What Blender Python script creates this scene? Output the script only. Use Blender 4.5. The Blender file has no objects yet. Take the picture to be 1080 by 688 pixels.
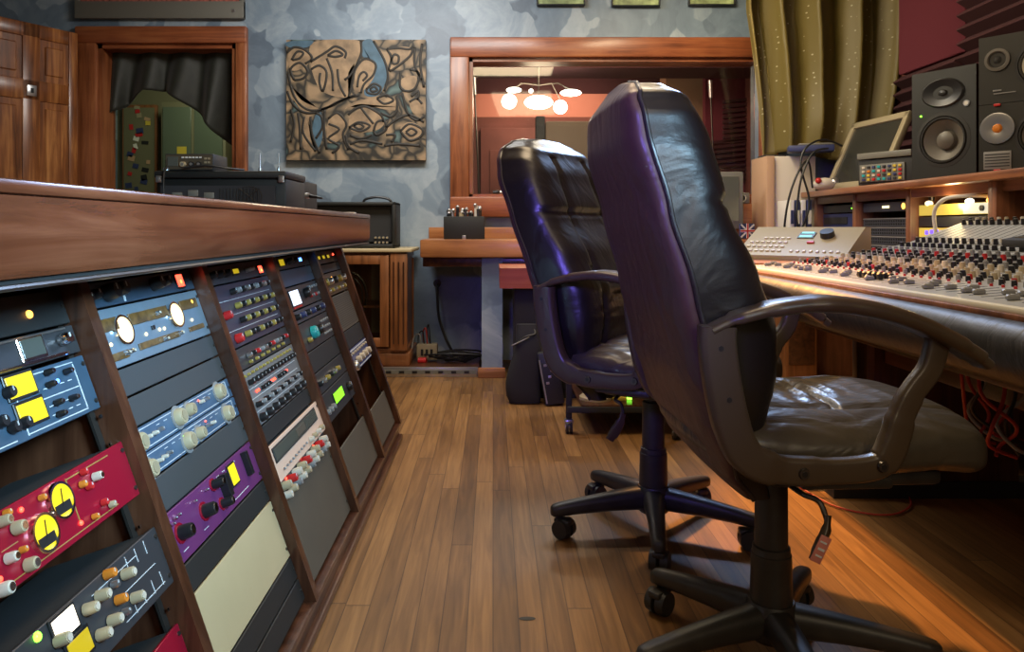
import bpy, bmesh, math, random
from mathutils import Matrix, Vector, Euler
random.seed(7)
R = math.radians
PI = math.pi
scene = bpy.context.scene
COL = scene.collection

# ------------------------------------------------------------------ camera
cd = bpy.data.cameras.new('camera'); cam = bpy.data.objects.new('camera', cd); COL.objects.link(cam)
F = 808.0
cam.location = (0, 0, 0.9); cam.rotation_euler = (R(90), 0, 0)
cd.sensor_width = 36; cd.lens = F / 1080 * 36
cd.shift_x = 20 / 1080; cd.shift_y = -104 / 1080
cd.clip_start = 0.05
scene.camera = cam

# ------------------------------------------------------------------ world, lights, exposure
w = bpy.data.worlds.new('world'); scene.world = w; w.use_nodes = True
w.node_tree.nodes['Background'].inputs[0].default_value = (1.0, 0.86, 0.70, 1)
w.node_tree.nodes['Background'].inputs[1].default_value = 0.10
scene.view_settings.view_transform = 'Standard'
scene.view_settings.look = 'None'
scene.view_settings.exposure = 0.42
scene.view_settings.gamma = 1.0
scene.view_settings.use_curve_mapping = False

def area(name, loc, target, power, col, sx, sy=None, spread=180):
    l = bpy.data.lights.new(name, 'AREA'); l.energy = power; l.color = col
    l.shape = 'RECTANGLE'; l.size = sx; l.size_y = sy or sx; l.spread = R(spread)
    o = bpy.data.objects.new(name, l); COL.objects.link(o); o.location = loc
    o.rotation_euler = (Vector(target) - Vector(loc)).to_track_quat('-Z', 'Y').to_euler()
    return o
def spot(name, loc, target, power, col, ang, blend=0.5, size=0.05):
    l = bpy.data.lights.new(name, 'SPOT'); l.energy = power; l.color = col
    l.spot_size = R(ang); l.spot_blend = blend; l.shadow_soft_size = size
    o = bpy.data.objects.new(name, l); COL.objects.link(o); o.location = loc
    o.rotation_euler = (Vector(target) - Vector(loc)).to_track_quat('-Z', 'Y').to_euler()
    return o
def point(name, loc, power, col, size=0.05):
    l = bpy.data.lights.new(name, 'POINT'); l.energy = power; l.color = col; l.shadow_soft_size = size
    o = bpy.data.objects.new(name, l); COL.objects.link(o); o.location = loc
    return o
area('ceiling_light_centre', (0.2, 2.3, 2.62), (0.2, 2.3, 0), 24, (1.0, 0.76, 0.48), 0.9, 0.9)
area('ceiling_light_back', (-0.5, 3.9, 2.62), (-0.6, 4.9, 0.6), 36, (0.96, 0.94, 0.90), 1.2, 0.5)
area('ceiling_light_near', (0.4, 0.2, 2.62), (0.2, 1.2, 0.2), 8, (1.0, 0.78, 0.50), 0.8, 0.8)
area('ceiling_light_right', (0.95, 4.0, 2.62), (2.1, 4.2, 1.0), 30, (1.0, 0.84, 0.56), 0.6, 0.6)
area('blue_lamp', (-0.45, -0.35, 1.5), (0.22, 1.75, 1.02), 1.9, (0.22, 0.16, 1.0), 0.25, 0.25, 36)
area('cool_rack_fill', (0.75, 0.25, 1.45), (-0.62, 1.35, 0.78), 7.5, (0.42, 0.74, 1.0), 0.4, 0.4, 60)  # added cool fill for the rack fronts; no window stands here
area('blue_highlight_fill', (1.3, 4.3, 2.5), (-0.1, 1.8, 0.8), 9, (0.40, 0.60, 1.0), 0.4, 0.25, 100)  # unseen light added for blue highlights on leather and counter
area('warm_fill_light', (0.9, -0.9, 1.6), (0.6, 1.6, 0.5), 7, (1.0, 0.78, 0.50), 0.8, 0.8)
spot('warm_floor_spot', (0.45, 4.2, 2.3), (1.12, 2.05, 0.0), 520, (1.0, 0.45, 0.12), 28, 0.7, 0.04)

# ------------------------------------------------------------------ materials
def newmat(name):
    m = bpy.data.materials.new(name); m.use_nodes = True
    return m, m.node_tree, m.node_tree.nodes['Principled BSDF']
def N(nt, t, **k):
    n = nt.nodes.new(t)
    for a, b in k.items(): setattr(n, a, b)
    return n
def c4(c): return (c[0], c[1], c[2], 1)
def plain(name, col, rough=0.5, metal=0.0, bump=0.0, bscale=200, coat=0, vary=0.0, vscale=8, emit=None, es=0, sheen=0):
    m, nt, p = newmat(name)
    p.inputs['Base Color'].default_value = c4(col); p.inputs['Roughness'].default_value = rough
    p.inputs['Metallic'].default_value = metal
    if coat: p.inputs['Coat Weight'].default_value = coat; p.inputs['Coat Roughness'].default_value = 0.15
    if sheen: p.inputs['Sheen Weight'].default_value = sheen; p.inputs['Sheen Roughness'].default_value = 0.4
    if emit: p.inputs['Emission Color'].default_value = c4(emit); p.inputs['Emission Strength'].default_value = es
    if bump or vary:
        tc = N(nt, 'ShaderNodeTexCoord'); no = N(nt, 'ShaderNodeTexNoise')
        no.inputs['Scale'].default_value = bscale; no.inputs['Detail'].default_value = 4
        nt.links.new(tc.outputs['Object'], no.inputs['Vector'])
        if bump:
            b = N(nt, 'ShaderNodeBump'); b.inputs['Strength'].default_value = bump; b.inputs['Distance'].default_value = 0.002
            nt.links.new(no.outputs['Fac'], b.inputs['Height']); nt.links.new(b.outputs[0], p.inputs['Normal'])
        if vary:
            n2 = N(nt, 'ShaderNodeTexNoise'); n2.inputs['Scale'].default_value = vscale; n2.inputs['Detail'].default_value = 6
            nt.links.new(tc.outputs['Object'], n2.inputs['Vector'])
            r = N(nt, 'ShaderNodeValToRGB')
            r.color_ramp.elements[0].position = 0.3; r.color_ramp.elements[1].position = 0.7
            r.color_ramp.elements[0].color = c4([x * (1 - vary) for x in col]); r.color_ramp.elements[1].color = c4([min(1, x * (1 + vary)) for x in col])
            nt.links.new(n2.outputs['Fac'], r.inputs[0]); nt.links.new(r.outputs[0], p.inputs['Base Color'])
    return m
def wood(name, c0, c1, c2=None, rough=0.35, axis=1, scale=1.0, coat=0.2, bump=0.15):
    """stretched grain along an axis (0 x, 1 y, 2 z)"""
    m, nt, p = newmat(name)
    tc = N(nt, 'ShaderNodeTexCoord'); mp = N(nt, 'ShaderNodeMapping')
    s = [14 * scale] * 3; s[axis] = 0.9 * scale; mp.inputs['Scale'].default_value = s
    nt.links.new(tc.outputs['Object'], mp.inputs[0])
    no = N(nt, 'ShaderNodeTexNoise'); no.inputs['Scale'].default_value = 2.2; no.inputs['Detail'].default_value = 8; no.inputs['Roughness'].default_value = 0.6; no.inputs['Distortion'].default_value = 0.6
    nt.links.new(mp.outputs[0], no.inputs[0])
    n3 = N(nt, 'ShaderNodeTexNoise'); n3.inputs['Scale'].default_value = 3.0 * scale; n3.inputs['Detail'].default_value = 3
    nt.links.new(tc.outputs['Object'], n3.inputs[0])
    ad = N(nt, 'ShaderNodeMath', operation='MULTIPLY_ADD'); ad.inputs[1].default_value = 0.45
    nt.links.new(n3.outputs[0], ad.inputs[0])
    mu = N(nt, 'ShaderNodeMath', operation='MULTIPLY'); mu.inputs[1].default_value = 0.75
    nt.links.new(no.outputs[0], mu.inputs[0]); nt.links.new(mu.outputs[0], ad.inputs[2])
    r = N(nt, 'ShaderNodeValToRGB'); e = r.color_ramp.elements
    e[0].position = 0.42; e[0].color = c4(c0); e[1].position = 0.78; e[1].color = c4(c2 or c1)
    if c2: k = e.new(0.6); k.color = c4(c1)
    nt.links.new(ad.outputs[0], r.inputs[0]); nt.links.new(r.outputs[0], p.inputs['Base Color'])
    p.inputs['Roughness'].default_value = rough
    p.inputs['Coat Weight'].default_value = coat; p.inputs['Coat Roughness'].default_value = 0.2
    b = N(nt, 'ShaderNodeBump'); b.inputs['Strength'].default_value = bump; b.inputs['Distance'].default_value = 0.003
    nt.links.new(no.outputs[0], b.inputs['Height']); nt.links.new(b.outputs[0], p.inputs['Normal'])
    return m
def emis(name, col, s):
    m, nt, p = newmat(name)
    p.inputs['Base Color'].default_value = c4([x * 0.3 for x in col]); p.inputs['Emission Color'].default_value = c4(col)
    p.inputs['Emission Strength'].default_value = s; p.inputs['Roughness'].default_value = 0.3
    return m

M = {}
M['leather'] = plain('black_leather', (0.016, 0.013, 0.009), 0.36, bump=0.25, bscale=260, vary=0.35, vscale=5)
def leather(name, col, rough, wr=0.5):
    m, nt, p = newmat(name)
    p.inputs['Base Color'].default_value = c4(col); p.inputs['Roughness'].default_value = rough
    p.inputs['Specular IOR Level'].default_value = 0.6
    tc = N(nt, 'ShaderNodeTexCoord')
    a = N(nt, 'ShaderNodeTexNoise'); a.inputs['Scale'].default_value = 320; a.inputs['Detail'].default_value = 2
    b = N(nt, 'ShaderNodeTexNoise'); b.inputs['Scale'].default_value = 9; b.inputs['Detail'].default_value = 3; b.inputs['Distortion'].default_value = 1.2
    mp = N(nt, 'ShaderNodeMapping'); mp.inputs['Scale'].default_value = (0.6, 1.6, 0.8)
    nt.links.new(tc.outputs['Object'], a.inputs[0]); nt.links.new(tc.outputs['Object'], mp.inputs[0]); nt.links.new(mp.outputs[0], b.inputs[0])
    b1 = N(nt, 'ShaderNodeBump'); b1.inputs['Strength'].default_value = 0.18; b1.inputs['Distance'].default_value = 0.001
    b2 = N(nt, 'ShaderNodeBump'); b2.inputs['Strength'].default_value = wr; b2.inputs['Distance'].default_value = 0.018
    nt.links.new(a.outputs[0], b1.inputs['Height']); nt.links.new(b.outputs[0], b2.inputs['Height'])
    nt.links.new(b1.outputs[0], b2.inputs['Normal']); nt.links.new(b2.outputs[0], p.inputs['Normal'])
    return m
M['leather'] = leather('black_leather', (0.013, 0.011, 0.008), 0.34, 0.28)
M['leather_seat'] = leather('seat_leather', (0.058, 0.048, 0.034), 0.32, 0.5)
M['vinyl'] = leather('rear_vinyl', (0.075, 0.034, 0.028), 0.42, 0.35)
M['piping'] = plain('piping', (0.03, 0.024, 0.02), 0.3)
M['chairplastic'] = plain('chair_arm_plastic', (0.068, 0.048, 0.030), 0.30, bump=0.12, bscale=400)
M['baseplastic'] = plain('chair_base_plastic', (0.028, 0.025, 0.021), 0.42, bump=0.1, bscale=400, vary=0.3, vscale=20)
M['rubber'] = plain('wheel_rubber', (0.02, 0.019, 0.017), 0.5)
M['black'] = plain('black_plastic', (0.012, 0.012, 0.013), 0.35)
M['blackmat'] = plain('black_matte', (0.02, 0.02, 0.02), 0.75, bump=0.1, bscale=300)
M['bolt'] = plain('bolt_steel', (0.10, 0.09, 0.08), 0.3, 0.8)
M['steel'] = plain('steel', (0.55, 0.55, 0.55), 0.28, 0.9)
M['chrome'] = plain('chrome', (0.8, 0.8, 0.8), 0.12, 1.0)
M['wood_rack'] = wood('rack_mahogany', (0.030, 0.011, 0.005), (0.095, 0.034, 0.013), (0.16, 0.062, 0.025), 0.34, axis=1)
M['wood_rackz'] = wood('rack_mahogany_upright', (0.020, 0.008, 0.004), (0.060, 0.021, 0.010), (0.11, 0.042, 0.02), 0.28, axis=2)
M['wood_counter'] = wood('counter_veneer', (0.060, 0.017, 0.008), (0.145, 0.042, 0.018), (0.23, 0.080, 0.038), 0.27, axis=1, scale=0.9, coat=0.6, bump=0.4)
M['wood_trim'] = wood('trim_wood', (0.12, 0.030, 0.010), (0.28, 0.080, 0.028), (0.38, 0.13, 0.045), 0.38, axis=0)
M['wood_trimz'] = wood('trim_wood_upright', (0.12, 0.032, 0.010), (0.27, 0.085, 0.03), (0.38, 0.14, 0.05), 0.38, axis=2)
M['wood_shelf'] = wood('shelf_wood', (0.18, 0.06, 0.018), (0.36, 0.14, 0.045), (0.48, 0.21, 0.08), 0.4, axis=0)
M['wood_red'] = wood('red_slab_wood', (0.20, 0.03, 0.010), (0.34, 0.07, 0.025), (0.42, 0.12, 0.045), 0.4, axis=0)
M['wood_door'] = wood('knotty_door_wood', (0.07, 0.020, 0.006), (0.27, 0.09, 0.024), (0.62, 0.27, 0.08), 0.30, axis=2, scale=0.8)
M['wood_hutch'] = wood('hutch_wood', (0.10, 0.032, 0.012), (0.26, 0.095, 0.04), (0.36, 0.15, 0.065), 0.35, axis=1)
M['wood_hutchz'] = wood('hutch_wood_upright', (0.09, 0.03, 0.012), (0.22, 0.08, 0.035), (0.30, 0.12, 0.055), 0.4, axis=2)
M['wood_cab'] = wood('cabinet_wood', (0.10, 0.034, 0.010), (0.24, 0.085, 0.025), (0.34, 0.13, 0.045), 0.42, axis=2)
M['cream'] = plain('cream_paint', (0.50, 0.41, 0.24), 0.5, vary=0.06, vscale=6)
M['pinkcream'] = plain('blush_cream_panel', (0.72, 0.52, 0.40), 0.4)
M['blank'] = plain('blank_panel_grey', (0.048, 0.053, 0.056), 0.5, bump=0.05, bscale=500)
M['blankd'] = plain('blank_panel_dark', (0.020, 0.021, 0.021), 0.5, bump=0.05, bscale=500)
M['blankt'] = plain('blank_panel_taupe', (0.090, 0.077, 0.056), 0.55, bump=0.05, bscale=500, vary=0.08, vscale=9)
M['bluepanel'] = plain('blue_grey_panel', (0.045, 0.085, 0.130), 0.38, vary=0.08, vscale=30)
M['blue2'] = plain('steel_blue_panel', (0.055, 0.105, 0.175), 0.38, vary=0.1, vscale=30)
M['silverpanel'] = plain('brushed_silver_panel', (0.27, 0.36, 0.44), 0.34, 0.5, vary=0.08, vscale=20)
M['darkunit'] = plain('charcoal_faceplate', (0.035, 0.035, 0.038), 0.4)
M['slate'] = plain('slate_faceplate', (0.055, 0.06, 0.075), 0.4)
M['purpleblack'] = plain('aubergine_faceplate', (0.050, 0.040, 0.060), 0.42)
M['greyunit'] = plain('grey_faceplate', (0.20, 0.205, 0.21), 0.4, 0.2)
M['redunit'] = plain('crimson_faceplate', (0.36, 0.008, 0.030), 0.25, 0.25, coat=0.5)
M['purple'] = plain('violet_faceplate', (0.15, 0.035, 0.14), 0.35, 0.1)
M['goldunit'] = plain('bronze_faceplate', (0.11, 0.085, 0.055), 0.4, 0.3)
M['blueunit'] = plain('indigo_faceplate', (0.05, 0.06, 0.16), 0.35)
M['knobcream'] = plain('cream_knob', (0.42, 0.34, 0.21), 0.35)
M['knobwhite'] = plain('white_knob', (0.58, 0.52, 0.42), 0.35)
M['knobred'] = plain('red_knob', (0.5, 0.02, 0.02), 0.35)
M['knobgold'] = plain('gold_knob', (0.45, 0.34, 0.08), 0.35, 0.3)
M['knobteal'] = plain('teal_knob', (0.02, 0.35, 0.36), 0.35)
M['knobgrey'] = plain('grey_knob', (0.22, 0.22, 0.22), 0.4)
M['orange'] = plain('orange_knob', (0.62, 0.2, 0.02), 0.4)
M['whiteline'] = plain('white_print', (0.62, 0.66, 0.68), 0.5)
M['darkslot'] = plain('dark_slot', (0.008, 0.008, 0.008), 0.6)
M['brownslot'] = plain('brown_slot', (0.15, 0.075, 0.02), 0.45, vary=0.5, vscale=80)  # brown warmed in the base colour to carry the slots' amber glow
M['meter'] = emis('yellow_meter', (1.0, 0.78, 0.02), 0.85)
M['meterlow'] = emis('amber_meter', (0.75, 0.55, 0.02), 0.5)
M['vu'] = emis('warm_vu', (1.0, 0.80, 0.42), 1.6)
M['whitelight'] = emis('white_light', (1.0, 0.90, 0.70), 2.6)
M['redled'] = emis('red_led', (1.0, 0.06, 0.03), 4)
M['amberled'] = emis('amber_led', (1.0, 0.42, 0.06), 3.5)
M['greenled'] = emis('green_led', (0.25, 1.0, 0.05), 3)
M['blueled'] = emis('blue_led', (0.08, 0.25, 1.0), 5)
M['greenlcd'] = emis('green_lcd', (0.28, 1.0, 0.03), 1.1)
M['lcd'] = emis('lcd_white_blue', (0.72, 0.82, 1.0), 1.4)
M['cyanlcd'] = emis('cyan_lcd', (0.25, 0.75, 0.75), 0.55)
M['foam'] = plain('maroon_foam', (0.15, 0.022, 0.038), 0.85, bump=0.3, bscale=150)
M['foamdark'] = plain('dark_maroon_foam', (0.055, 0.014, 0.018), 0.9, bump=0.3, bscale=150)
M['beige'] = plain('beige_plastic', (0.31, 0.26, 0.165), 0.45)
M['greyplastic'] = plain('grey_plastic', (0.16, 0.155, 0.13), 0.45)
M['screenoff'] = plain('screen_glass', (0.085, 0.09, 0.075), 0.22)
M['darkglass'] = plain('dark_screen_glass', (0.035, 0.035, 0.03), 0.2)
M['white'] = plain('white_paint', (0.62, 0.56, 0.46), 0.5)
M['paper'] = plain('paper', (0.7, 0.68, 0.62), 0.6)
M['navy'] = plain('navy', (0.03, 0.04, 0.12), 0.5)
M['cable'] = plain('cable_black', (0.012, 0.012, 0.012), 0.5)
M['cablered'] = plain('cable_red', (0.4, 0.03, 0.02), 0.5)
M['cablegrey'] = plain('cable_grey', (0.3, 0.29, 0.27), 0.5)
M['cone'] = plain('speaker_cone', (0.11, 0.10, 0.085), 0.5)
M['conelight'] = plain('paper_cone_white', (0.68, 0.66, 0.55), 0.55)
M['spk'] = plain('speaker_cabinet_vinyl', (0.014, 0.014, 0.011), 0.5, bump=0.15, bscale=300)
M['surround'] = plain('rubber_surround', (0.022, 0.021, 0.019), 0.35)
M['mixer'] = plain('console_grey', (0.36, 0.37, 0.36), 0.42)
M['mixerlight'] = plain('console_white_lip', (0.75, 0.72, 0.60), 0.4)
M['bolster'] = leather('console_bolster_leather', (0.018, 0.018, 0.018), 0.5, 0.3)
M['salmon'] = plain('salmon_wall', (0.60, 0.24, 0.17), 0.7)
M['maroonwall'] = plain('maroon_wall', (0.15, 0.048, 0.036), 0.7, vary=0.25, vscale=3)
M['tan'] = plain('tan_panel', (0.44, 0.27, 0.16), 0.7)
M['gobo'] = plain('gobo_fabric', (0.14, 0.105, 0.075), 0.85, bump=0.3, bscale=200)
M['globe'] = emis('lit_globe', (1.0, 0.93, 0.78), 9)
M['greenwall'] = plain('sage_green_panel', (0.15, 0.14, 0.08), 0.6)
M['greenglass'] = plain('green_glass_panel', (0.10, 0.125, 0.09), 0.2)
M['yellow'] = plain('yellow_paper', (0.6, 0.45, 0.05), 0.6)
M['ceilingm'] = plain('ceiling_paint', (0.5, 0.48, 0.44), 0.8)
M['tolex'] = plain('black_tolex', (0.011, 0.012, 0.011), 0.55, bump=0.3, bscale=500)
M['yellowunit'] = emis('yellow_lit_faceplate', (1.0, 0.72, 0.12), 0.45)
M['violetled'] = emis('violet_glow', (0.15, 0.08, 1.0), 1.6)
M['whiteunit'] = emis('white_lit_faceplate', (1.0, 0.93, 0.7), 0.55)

def make_glass():
    m, nt, p = newmat('window_glass')
    out = nt.nodes['Material Output']
    tr = N(nt, 'ShaderNodeBsdfTransparent'); tr.inputs[0].default_value = (0.93, 0.95, 0.93, 1)
    gl = N(nt, 'ShaderNodeBsdfGlossy'); gl.inputs['Roughness'].default_value = 0.03
    fr = N(nt, 'ShaderNodeFresnel'); fr.inputs[0].default_value = 1.5
    mx = N(nt, 'ShaderNodeMixShader')
    nt.links.new(fr.outputs[0], mx.inputs[0]); nt.links.new(tr.outputs[0], mx.inputs[1]); nt.links.new(gl.outputs[0], mx.inputs[2])
    nt.links.new(mx.outputs[0], out.inputs[0])
    return m
M['glass'] = make_glass()

def make_floor():
    m, nt, p = newmat('plank_floor')
    L = nt.links.new
    tc = N(nt, 'ShaderNodeTexCoord'); sp = N(nt, 'ShaderNodeSeparateXYZ'); L(tc.outputs['Object'], sp.inputs[0])
    def mt(op, a, b=None, c=None):
        n = N(nt, 'ShaderNodeMath', operation=op)
        for i, v in enumerate((a, b, c)):
            if v is None: continue
            if isinstance(v, (int, float)): n.inputs[i].default_value = v
            else: L(v, n.inputs[i])
        return n.outputs[0]
    xs = mt('DIVIDE', sp.outputs[0], 0.0585); row = mt('FLOOR', xs); fx = mt('FRACT', xs)
    wn = N(nt, 'ShaderNodeTexWhiteNoise', noise_dimensions='1D'); L(row, wn.inputs['W'])
    ys = mt('ADD', mt('DIVIDE', sp.outputs[1], 1.5), mt('MULTIPLY', wn.outputs[0], 7.3)); pk = mt('FLOOR', ys); fy = mt('FRACT', ys)
    cb = N(nt, 'ShaderNodeCombineXYZ'); L(row, cb.inputs[0]); L(pk, cb.inputs[1])
    w2 = N(nt, 'ShaderNodeTexWhiteNoise', noise_dimensions='2D'); L(cb.outputs[0], w2.inputs['Vector'])
    # grain offset per plank
    of = N(nt, 'ShaderNodeVectorMath', operation='MULTIPLY_ADD'); L(w2.outputs['Color'], of.inputs[0]); of.inputs[1].default_value = (9, 9, 9)
    mp = N(nt, 'ShaderNodeMapping'); mp.inputs['Scale'].default_value = (38, 2.0, 1); L(tc.outputs['Object'], mp.inputs[0]); L(mp.outputs[0], of.inputs[2])
    g = N(nt, 'ShaderNodeTexNoise'); g.inputs['Scale'].default_value = 1.6; g.inputs['Detail'].default_value = 7; g.inputs['Distortion'].default_value = 0.8; L(of.outputs[0], g.inputs[0])
    big = N(nt, 'ShaderNodeTexNoise'); big.inputs['Scale'].default_value = 1.7; big.inputs['Detail'].default_value = 4; L(tc.outputs['Object'], big.inputs[0])
    f = mt('ADD', mt('ADD', mt('MULTIPLY', w2.outputs[0], 0.25), mt('MULTIPLY', g.outputs[0], 0.60)), mt('MULTIPLY', big.outputs[0], 0.30))
    r = N(nt, 'ShaderNodeValToRGB'); e = r.color_ramp.elements
    e[0].position = 0.30; e[0].color = (0.085, 0.038, 0.012, 1); e[1].position = 0.82; e[1].color = (0.36, 0.185, 0.062, 1)
    k = e.new(0.55); k.color = (0.195, 0.092, 0.028, 1)
    L(f, r.inputs[0])
    ex = mt('ABSOLUTE', mt('SUBTRACT', fx, 0.5)); gx = mt('GREATER_THAN', ex, 0.478)
    ey = mt('ABSOLUTE', mt('SUBTRACT', fy, 0.5)); gy = mt('GREATER_THAN', ey, 0.4985)
    gap = mt('MAXIMUM', gx, gy)
    mx = N(nt, 'ShaderNodeMixRGB', blend_type='MULTIPLY'); L(mt('MULTIPLY', gap, 0.62), mx.inputs[0]); L(r.outputs[0], mx.inputs[1]); mx.inputs[2].default_value = (0.12, 0.07, 0.05, 1)
    L(mx.outputs[0], p.inputs['Base Color'])
    rr = N(nt, 'ShaderNodeMapRange'); L(big.outputs[0], rr.inputs[0]); rr.inputs[3].default_value = 0.34; rr.inputs[4].default_value = 0.55; L(rr.outputs[0], p.inputs['Roughness'])
    b = N(nt, 'ShaderNodeBump'); b.inputs['Strength'].default_value = 0.3; b.inputs['Distance'].default_value = 0.002
    L(mt('SUBTRACT', mt('MULTIPLY', g.outputs[0], 0.4), gap), b.inputs['Height']); L(b.outputs[0], p.inputs['Normal'])
    return m
M['floor'] = make_floor()

def make_plaster():
    m, nt, p = newmat('blue_plaster')
    L = nt.links.new
    tc = N(nt, 'ShaderNodeTexCoord')
    n0 = N(nt, 'ShaderNodeTexNoise'); n0.inputs['Scale'].default_value = 3.0; n0.inputs['Detail'].default_value = 3; L(tc.outputs['Object'], n0.inputs[0])
    va = N(nt, 'ShaderNodeVectorMath', operation='MULTIPLY_ADD'); L(n0.outputs['Color'], va.inputs[0]); va.inputs[1].default_value = (0.5, 0.5, 0.5); L(tc.outputs['Object'], va.inputs[2])
    v = N(nt, 'ShaderNodeTexVoronoi', feature='SMOOTH_F1'); v.inputs['Scale'].default_value = 4.5; v.inputs['Smoothness'].default_value = 0.12; L(va.outputs[0], v.inputs['Vector'])
    sx = N(nt, 'ShaderNodeSeparateXYZ'); L(v.outputs['Color'], sx.inputs[0])
    n1 = N(nt, 'ShaderNodeTexNoise'); n1.inputs['Scale'].default_value = 2.2; n1.inputs['Detail'].default_value = 9; n1.inputs['Roughness'].default_value = 0.65; n1.inputs['Distortion'].default_value = 1.5; L(tc.outputs['Object'], n1.inputs[0])
    a = N(nt, 'ShaderNodeMath', operation='MULTIPLY'); L(sx.outputs[0], a.inputs[0]); a.inputs[1].default_value = 0.40
    b = N(nt, 'ShaderNodeMath', operation='MULTIPLY_ADD'); L(n1.outputs[0], b.inputs[0]); b.inputs[1].default_value = 0.72; L(a.outputs[0], b.inputs[2])
    r = N(nt, 'ShaderNodeValToRGB'); e = r.color_ramp.elements
    e[0].position = 0.33; e[0].color = (0.115, 0.155, 0.205, 1); e[1].position = 0.85; e[1].color = (0.40, 0.46, 0.50, 1)
    k = e.new(0.6); k.color = (0.20, 0.265, 0.33, 1)
    L(b.outputs[0], r.inputs[0]); L(r.outputs[0], p.inputs['Base Color'])
    p.inputs['Roughness'].default_value = 0.42
    bp = N(nt, 'ShaderNodeBump'); bp.inputs['Strength'].default_value = 0.35; bp.inputs['Distance'].default_value = 0.006
    L(b.outputs[0], bp.inputs['Height']); L(bp.outputs[0], p.inputs['Normal'])
    return m
M['plaster'] = make_plaster()

def make_velvet():
    m, nt, p = newmat('gold_velvet')
    L = nt.links.new
    tc = N(nt, 'ShaderNodeTexCoord')
    v = N(nt, 'ShaderNodeTexVoronoi'); v.inputs['Scale'].default_value = 26; v.inputs['Randomness'].default_value = 0.55
    mp = N(nt, 'ShaderNodeMapping'); mp.inputs['Scale'].default_value = (1, 0.3, 1); L(tc.outputs['Object'], mp.inputs[0]); L(mp.outputs[0], v.inputs['Vector'])
    r = N(nt, 'ShaderNodeValToRGB'); e = r.color_ramp.elements
    e[0].position = 0.10; e[0].color = (0.42, 0.38, 0.24, 1); e[1].position = 0.15; e[1].color = (0.135, 0.100, 0.020, 1)
    L(v.outputs['Distance'], r.inputs[0]); L(r.outputs[0], p.inputs['Base Color'])
    p.inputs['Roughness'].default_value = 0.55
    p.inputs['Sheen Weight'].default_value = 0.9; p.inputs['Sheen Roughness'].default_value = 0.3; p.inputs['Sheen Tint'].default_value = (1.0, 0.80, 0.32, 1)
    return m
M['velvet'] = make_velvet()
M['darkcurtain'] = plain('dark_green_curtain', (0.016, 0.018, 0.012), 0.6, sheen=0.25, vary=0.3, vscale=14)

def make_canvas():
    m, nt, p = newmat('abstract_canvas')
    L = nt.links.new
    tc = N(nt, 'ShaderNodeTexCoord')
    n0 = N(nt, 'ShaderNodeTexNoise'); n0.inputs['Scale'].default_value = 4.0; n0.inputs['Detail'].default_value = 2; L(tc.outputs['Object'], n0.inputs[0])
    va = N(nt, 'ShaderNodeVectorMath', operation='MULTIPLY_ADD'); L(n0.outputs['Color'], va.inputs[0]); va.inputs[1].default_value = (0.35, 0.35, 0.35); L(tc.outputs['Object'], va.inputs[2])
    v = N(nt, 'ShaderNodeTexVoronoi', feature='DISTANCE_TO_EDGE'); v.inputs['Scale'].default_value = 8.5; L(va.outputs[0], v.inputs['Vector'])
    r = N(nt, 'ShaderNodeValToRGB'); e = r.color_ramp.elements
    e[0].position = 0.03; e[0].color = (0.022, 0.018, 0.012, 1); e[1].position = 0.33; e[1].color = (0.32, 0.215, 0.12, 1)
    k = e.new(0.11); k.color = (0.13, 0.095, 0.055, 1)
    L(v.outputs['Distance'], r.inputs[0])
    v2 = N(nt, 'ShaderNodeTexVoronoi'); v2.inputs['Scale'].default_value = 8.5; L(va.outputs[0], v2.inputs['Vector'])
    sx = N(nt, 'ShaderNodeSeparateXYZ'); L(v2.outputs['Color'], sx.inputs[0])
    gt = N(nt, 'ShaderNodeMath', operation='GREATER_THAN'); L(sx.outputs[1], gt.inputs[0]); gt.inputs[1].default_value = 0.86
    mx = N(nt, 'ShaderNodeMixRGB', blend_type='MULTIPLY'); L(gt.outputs[0], mx.inputs[0]); L(r.outputs[0], mx.inputs[1]); mx.inputs[2].default_value = (0.32, 0.75, 1.25, 1)
    L(mx.outputs[0], p.inputs['Base Color']); p.inputs['Roughness'].default_value = 0.6
    return m
M['canvas'] = make_canvas()
M['ink'] = plain('dark_paint_line', (0.02, 0.016, 0.011), 0.6)
M['tanpaint'] = plain('tan_paint', (0.27, 0.18, 0.10), 0.6, vary=0.45, vscale=14)
M['bluepaint'] = plain('blue_paint', (0.06, 0.12, 0.17), 0.6, vary=0.3, vscale=14)
M['scenery'] = plain('landscape_print', (0.30, 0.36, 0.16), 0.5, vary=0.6, vscale=14)
M['redprint'] = plain('red_print', (0.4, 0.10, 0.08), 0.4, vary=0.8, vscale=40)

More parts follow.
